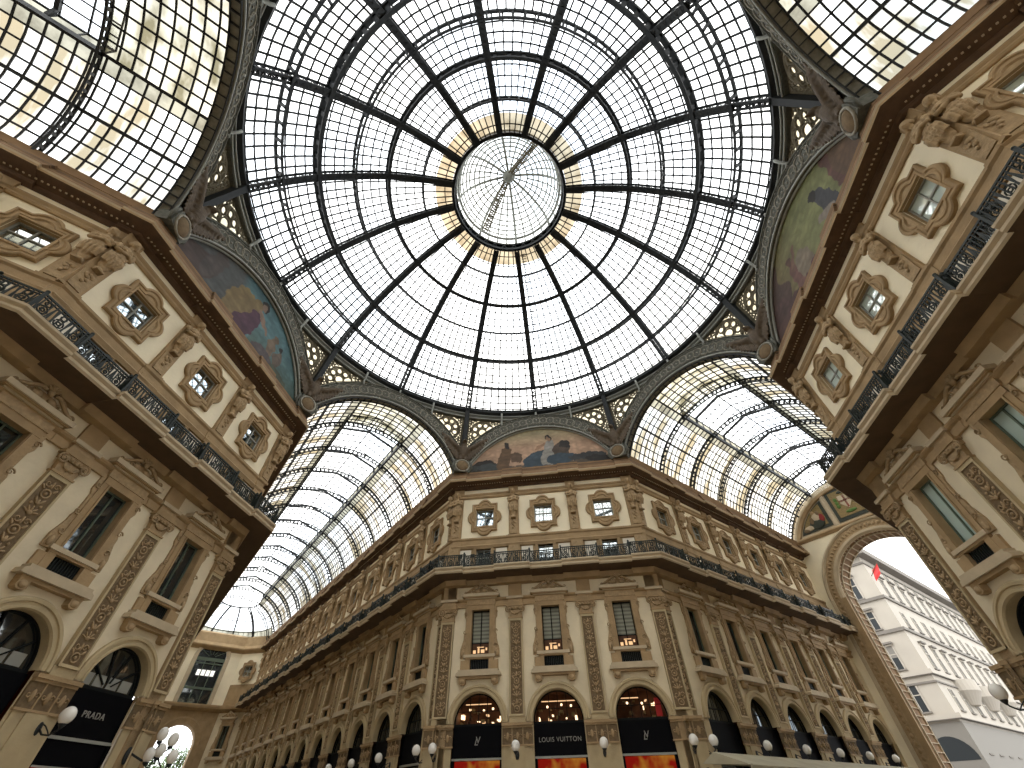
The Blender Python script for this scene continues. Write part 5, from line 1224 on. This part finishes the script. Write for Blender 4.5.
# trees and daylight beyond the far end
def tree(al, lat, h, r, label, seed):
    rnd = random.Random(seed); a = radians(135); o3 = Vector((cos(a) * al - sin(a) * lat, sin(a) * al + cos(a) * lat, 0)); root = empty('street_tree', o3); t = MB(); t.tube([(0, 0, 0), (.1, 0, h * .4), (0, .1, h * .75)], [.3, .22, .1], 'bark', 8)
    for i in range(6): q = rnd.random() * 6.28; t.tube([(0, 0, h * .4), (cos(q) * r * .4, sin(q) * r * .4, h * .65), (cos(q) * r * .7, sin(q) * r * .7, h * .8)], [.1, .07, .03], 'bark', 5)
    t.build('trunk', root); c = MB()
    for i in range(2600):
        u = rnd.random() * 6.28; v = math.acos(rnd.uniform(-1, 1)); q = r * rnd.random() ** .4 * (1 + .25 * sin(3 * u + seed)); p_ = Vector((q * sin(v) * cos(u), q * sin(v) * sin(u), h * .68 + q * .8 * cos(v))); e = Vector((rnd.uniform(-1, 1), rnd.uniform(-1, 1), rnd.uniform(-1, 1))).normalized(); g_ = e.cross(Vector((0, 0, 1))).normalized(); s = .2
        c.add([p_ - e * s, p_ + g_ * s * .5, p_ + e * s, p_ - g_ * s * .5], [(0, 1, 2, 3)], 'leaf')
    co = c.build('foliage', root); co['kind'] = 'stuff'; tag(root, label, 'tree', 'trees outside the far archway')
tree(104, 1.0, 10.5, 3.2, 'green tree at the left of the far archway opening', 1); tree(112, -4.2, 13.5, 3.4, 'green tree at the right of the far archway opening', 5)

# shop canopy in front of the right arcade's ground floor
kf = Frame(135, HALF); ca = empty('shop_canopy', kf.p(0, 0, 0), kf.rz); c = MB()
c.add([(17.3, -3.6, 3.12), (44, -3.6, 3.12), (44, -1.7, 3.72), (17.3, -1.7, 3.72), (17.3, -.9, 3.3), (44, -.9, 3.3)], [(0, 1, 2, 3), (3, 2, 5, 4), (0, 3, 4)], 'canopy'); c.box(17.3, 44, -3.62, -3.56, 2.85, 3.12, 'canopy'); c.build('fabric_roof', ca)
for x in (17.5, 24, 30.5, 37, 43.5):
    for y in (-3.5, -1.0):
        c = MB(); c.box(x - .05, x + .05, y - .05, y + .05, 0, 3.15, 'iron'); c.build('post', ca)
tag(ca, 'long beige fabric canopy along the ground floor shops of the right arcade', 'canopy')

# ------------------------------------------------------------------ ground
g = MB(); g.quad((-160, -160, -.02), (160, -160, -.02), (160, 160, -.02), (-160, 160, -.02), 'asphalt'); tag(g.build('street_ground'), 'grey street paving outside the arcades', 'ground', kind='structure')
g = MB()
g.add([(19.7 * cos(radians(22.5 + 45 * i)), 19.7 * sin(radians(22.5 + 45 * i)), 0) for i in range(8)], [tuple(range(8))], 'floor')
for A, L in ((45, 48.65), (135, 86), (-135, 42), (-45, 42)):
    a = radians(A); al = Vector((cos(a), sin(a), 0)); l = Vector((-sin(a), cos(a), 0)); g.quad(al * 18.2 + l * HALF, al * 18.2 - l * HALF, al * L - l * HALF, al * L + l * HALF, 'floor')
tag(g.build('floor'), 'beige marble arcade floor below the view', 'floor', kind='structure')
# roofs behind the facade tops so that the blocks read as solid
rf = MB()
for phi, Lr, Ll in ((90, 48.65, 82), (180, 82, 42), (0, 42, 48.65), (270, 42, 42)):
    F0 = Frame(phi, R); a, b_ = Frame(phi - 45, HALF), Frame(phi + 45, HALF)
    rf.add([a.p(-Ll, 0, 24.1), F0.p(-HALF, 0, 24.1), F0.p(HALF, 0, 24.1), b_.p(Lr, 0, 24.1), b_.p(Lr, -14, 24.1), F0.p(0, -22, 24.1), a.p(-Ll, -14, 24.1)], [(0, 1, 5, 6), (1, 2, 5), (2, 3, 4, 5)], 'soffit')
tag(rf.build('roof'), 'flat dark roofs of the building blocks behind the parapets', 'roof', kind='structure')

for o in list(bpy.data.objects):              # prototypes never used
    if o.name in [q_.name for q_ in P.values()] and not o.get('label'):
        for c in kids(o):
            for d in kids(c): bpy.data.objects.remove(d)
            bpy.data.objects.remove(c)
        bpy.data.objects.remove(o)

# ------------------------------------------------------------------ camera, sky
cam = bpy.data.cameras.new('camera'); co = bpy.data.objects.new('camera', cam); COL.objects.link(co)
cam.sensor_width = 36; cam.lens = 413.1 / 1024 * 36; cam.clip_end = 600
pan, tilt, roll = radians(97.436), radians(46.122), radians(-1.106)
fw = Vector((cos(pan) * cos(tilt), sin(pan) * cos(tilt), sin(tilt))); rt = Vector((sin(pan), -cos(pan), 0)); up = rt.cross(fw)
r2 = cos(roll) * rt + sin(roll) * up; u2 = -sin(roll) * rt + cos(roll) * up
co.matrix_world = Matrix(((r2.x, u2.x, -fw.x, 1.7486), (r2.y, u2.y, -fw.y, -13.9416), (r2.z, u2.z, -fw.z, 1.6), (0, 0, 0, 1)))
S.camera = co
W = bpy.data.worlds.new('overcast'); S.world = W; W.use_nodes = True; nt = W.node_tree; bg = nt.nodes['Background']
tc = nt.nodes.new('ShaderNodeTexCoord'); n = nt.nodes.new('ShaderNodeTexNoise'); n.inputs['Scale'].default_value = 2.2; n.inputs['Detail'].default_value = 4
r = nt.nodes.new('ShaderNodeValToRGB'); r.color_ramp.elements[0].position = .36; r.color_ramp.elements[0].color = (.72, .82, .94, 1); r.color_ramp.elements[1].position = .55; r.color_ramp.elements[1].color = (1, .985, .96, 1)
nt.links.new(tc.outputs['Generated'], n.inputs['Vector']); nt.links.new(n.outputs['Fac'], r.inputs[0]); nt.links.new(r.outputs[0], bg.inputs[0]); bg.inputs[1].default_value = 3.3
S.cycles.transparent_max_bounces = 16; S.cycles.max_bounces = 8; S.cycles.diffuse_bounces = 4
S.view_settings.view_transform = 'Standard'; S.view_settings.look = 'None'; S.view_settings.exposure = 0.27; S.view_settings.gamma = 1; S.view_settings.use_curve_mapping = False
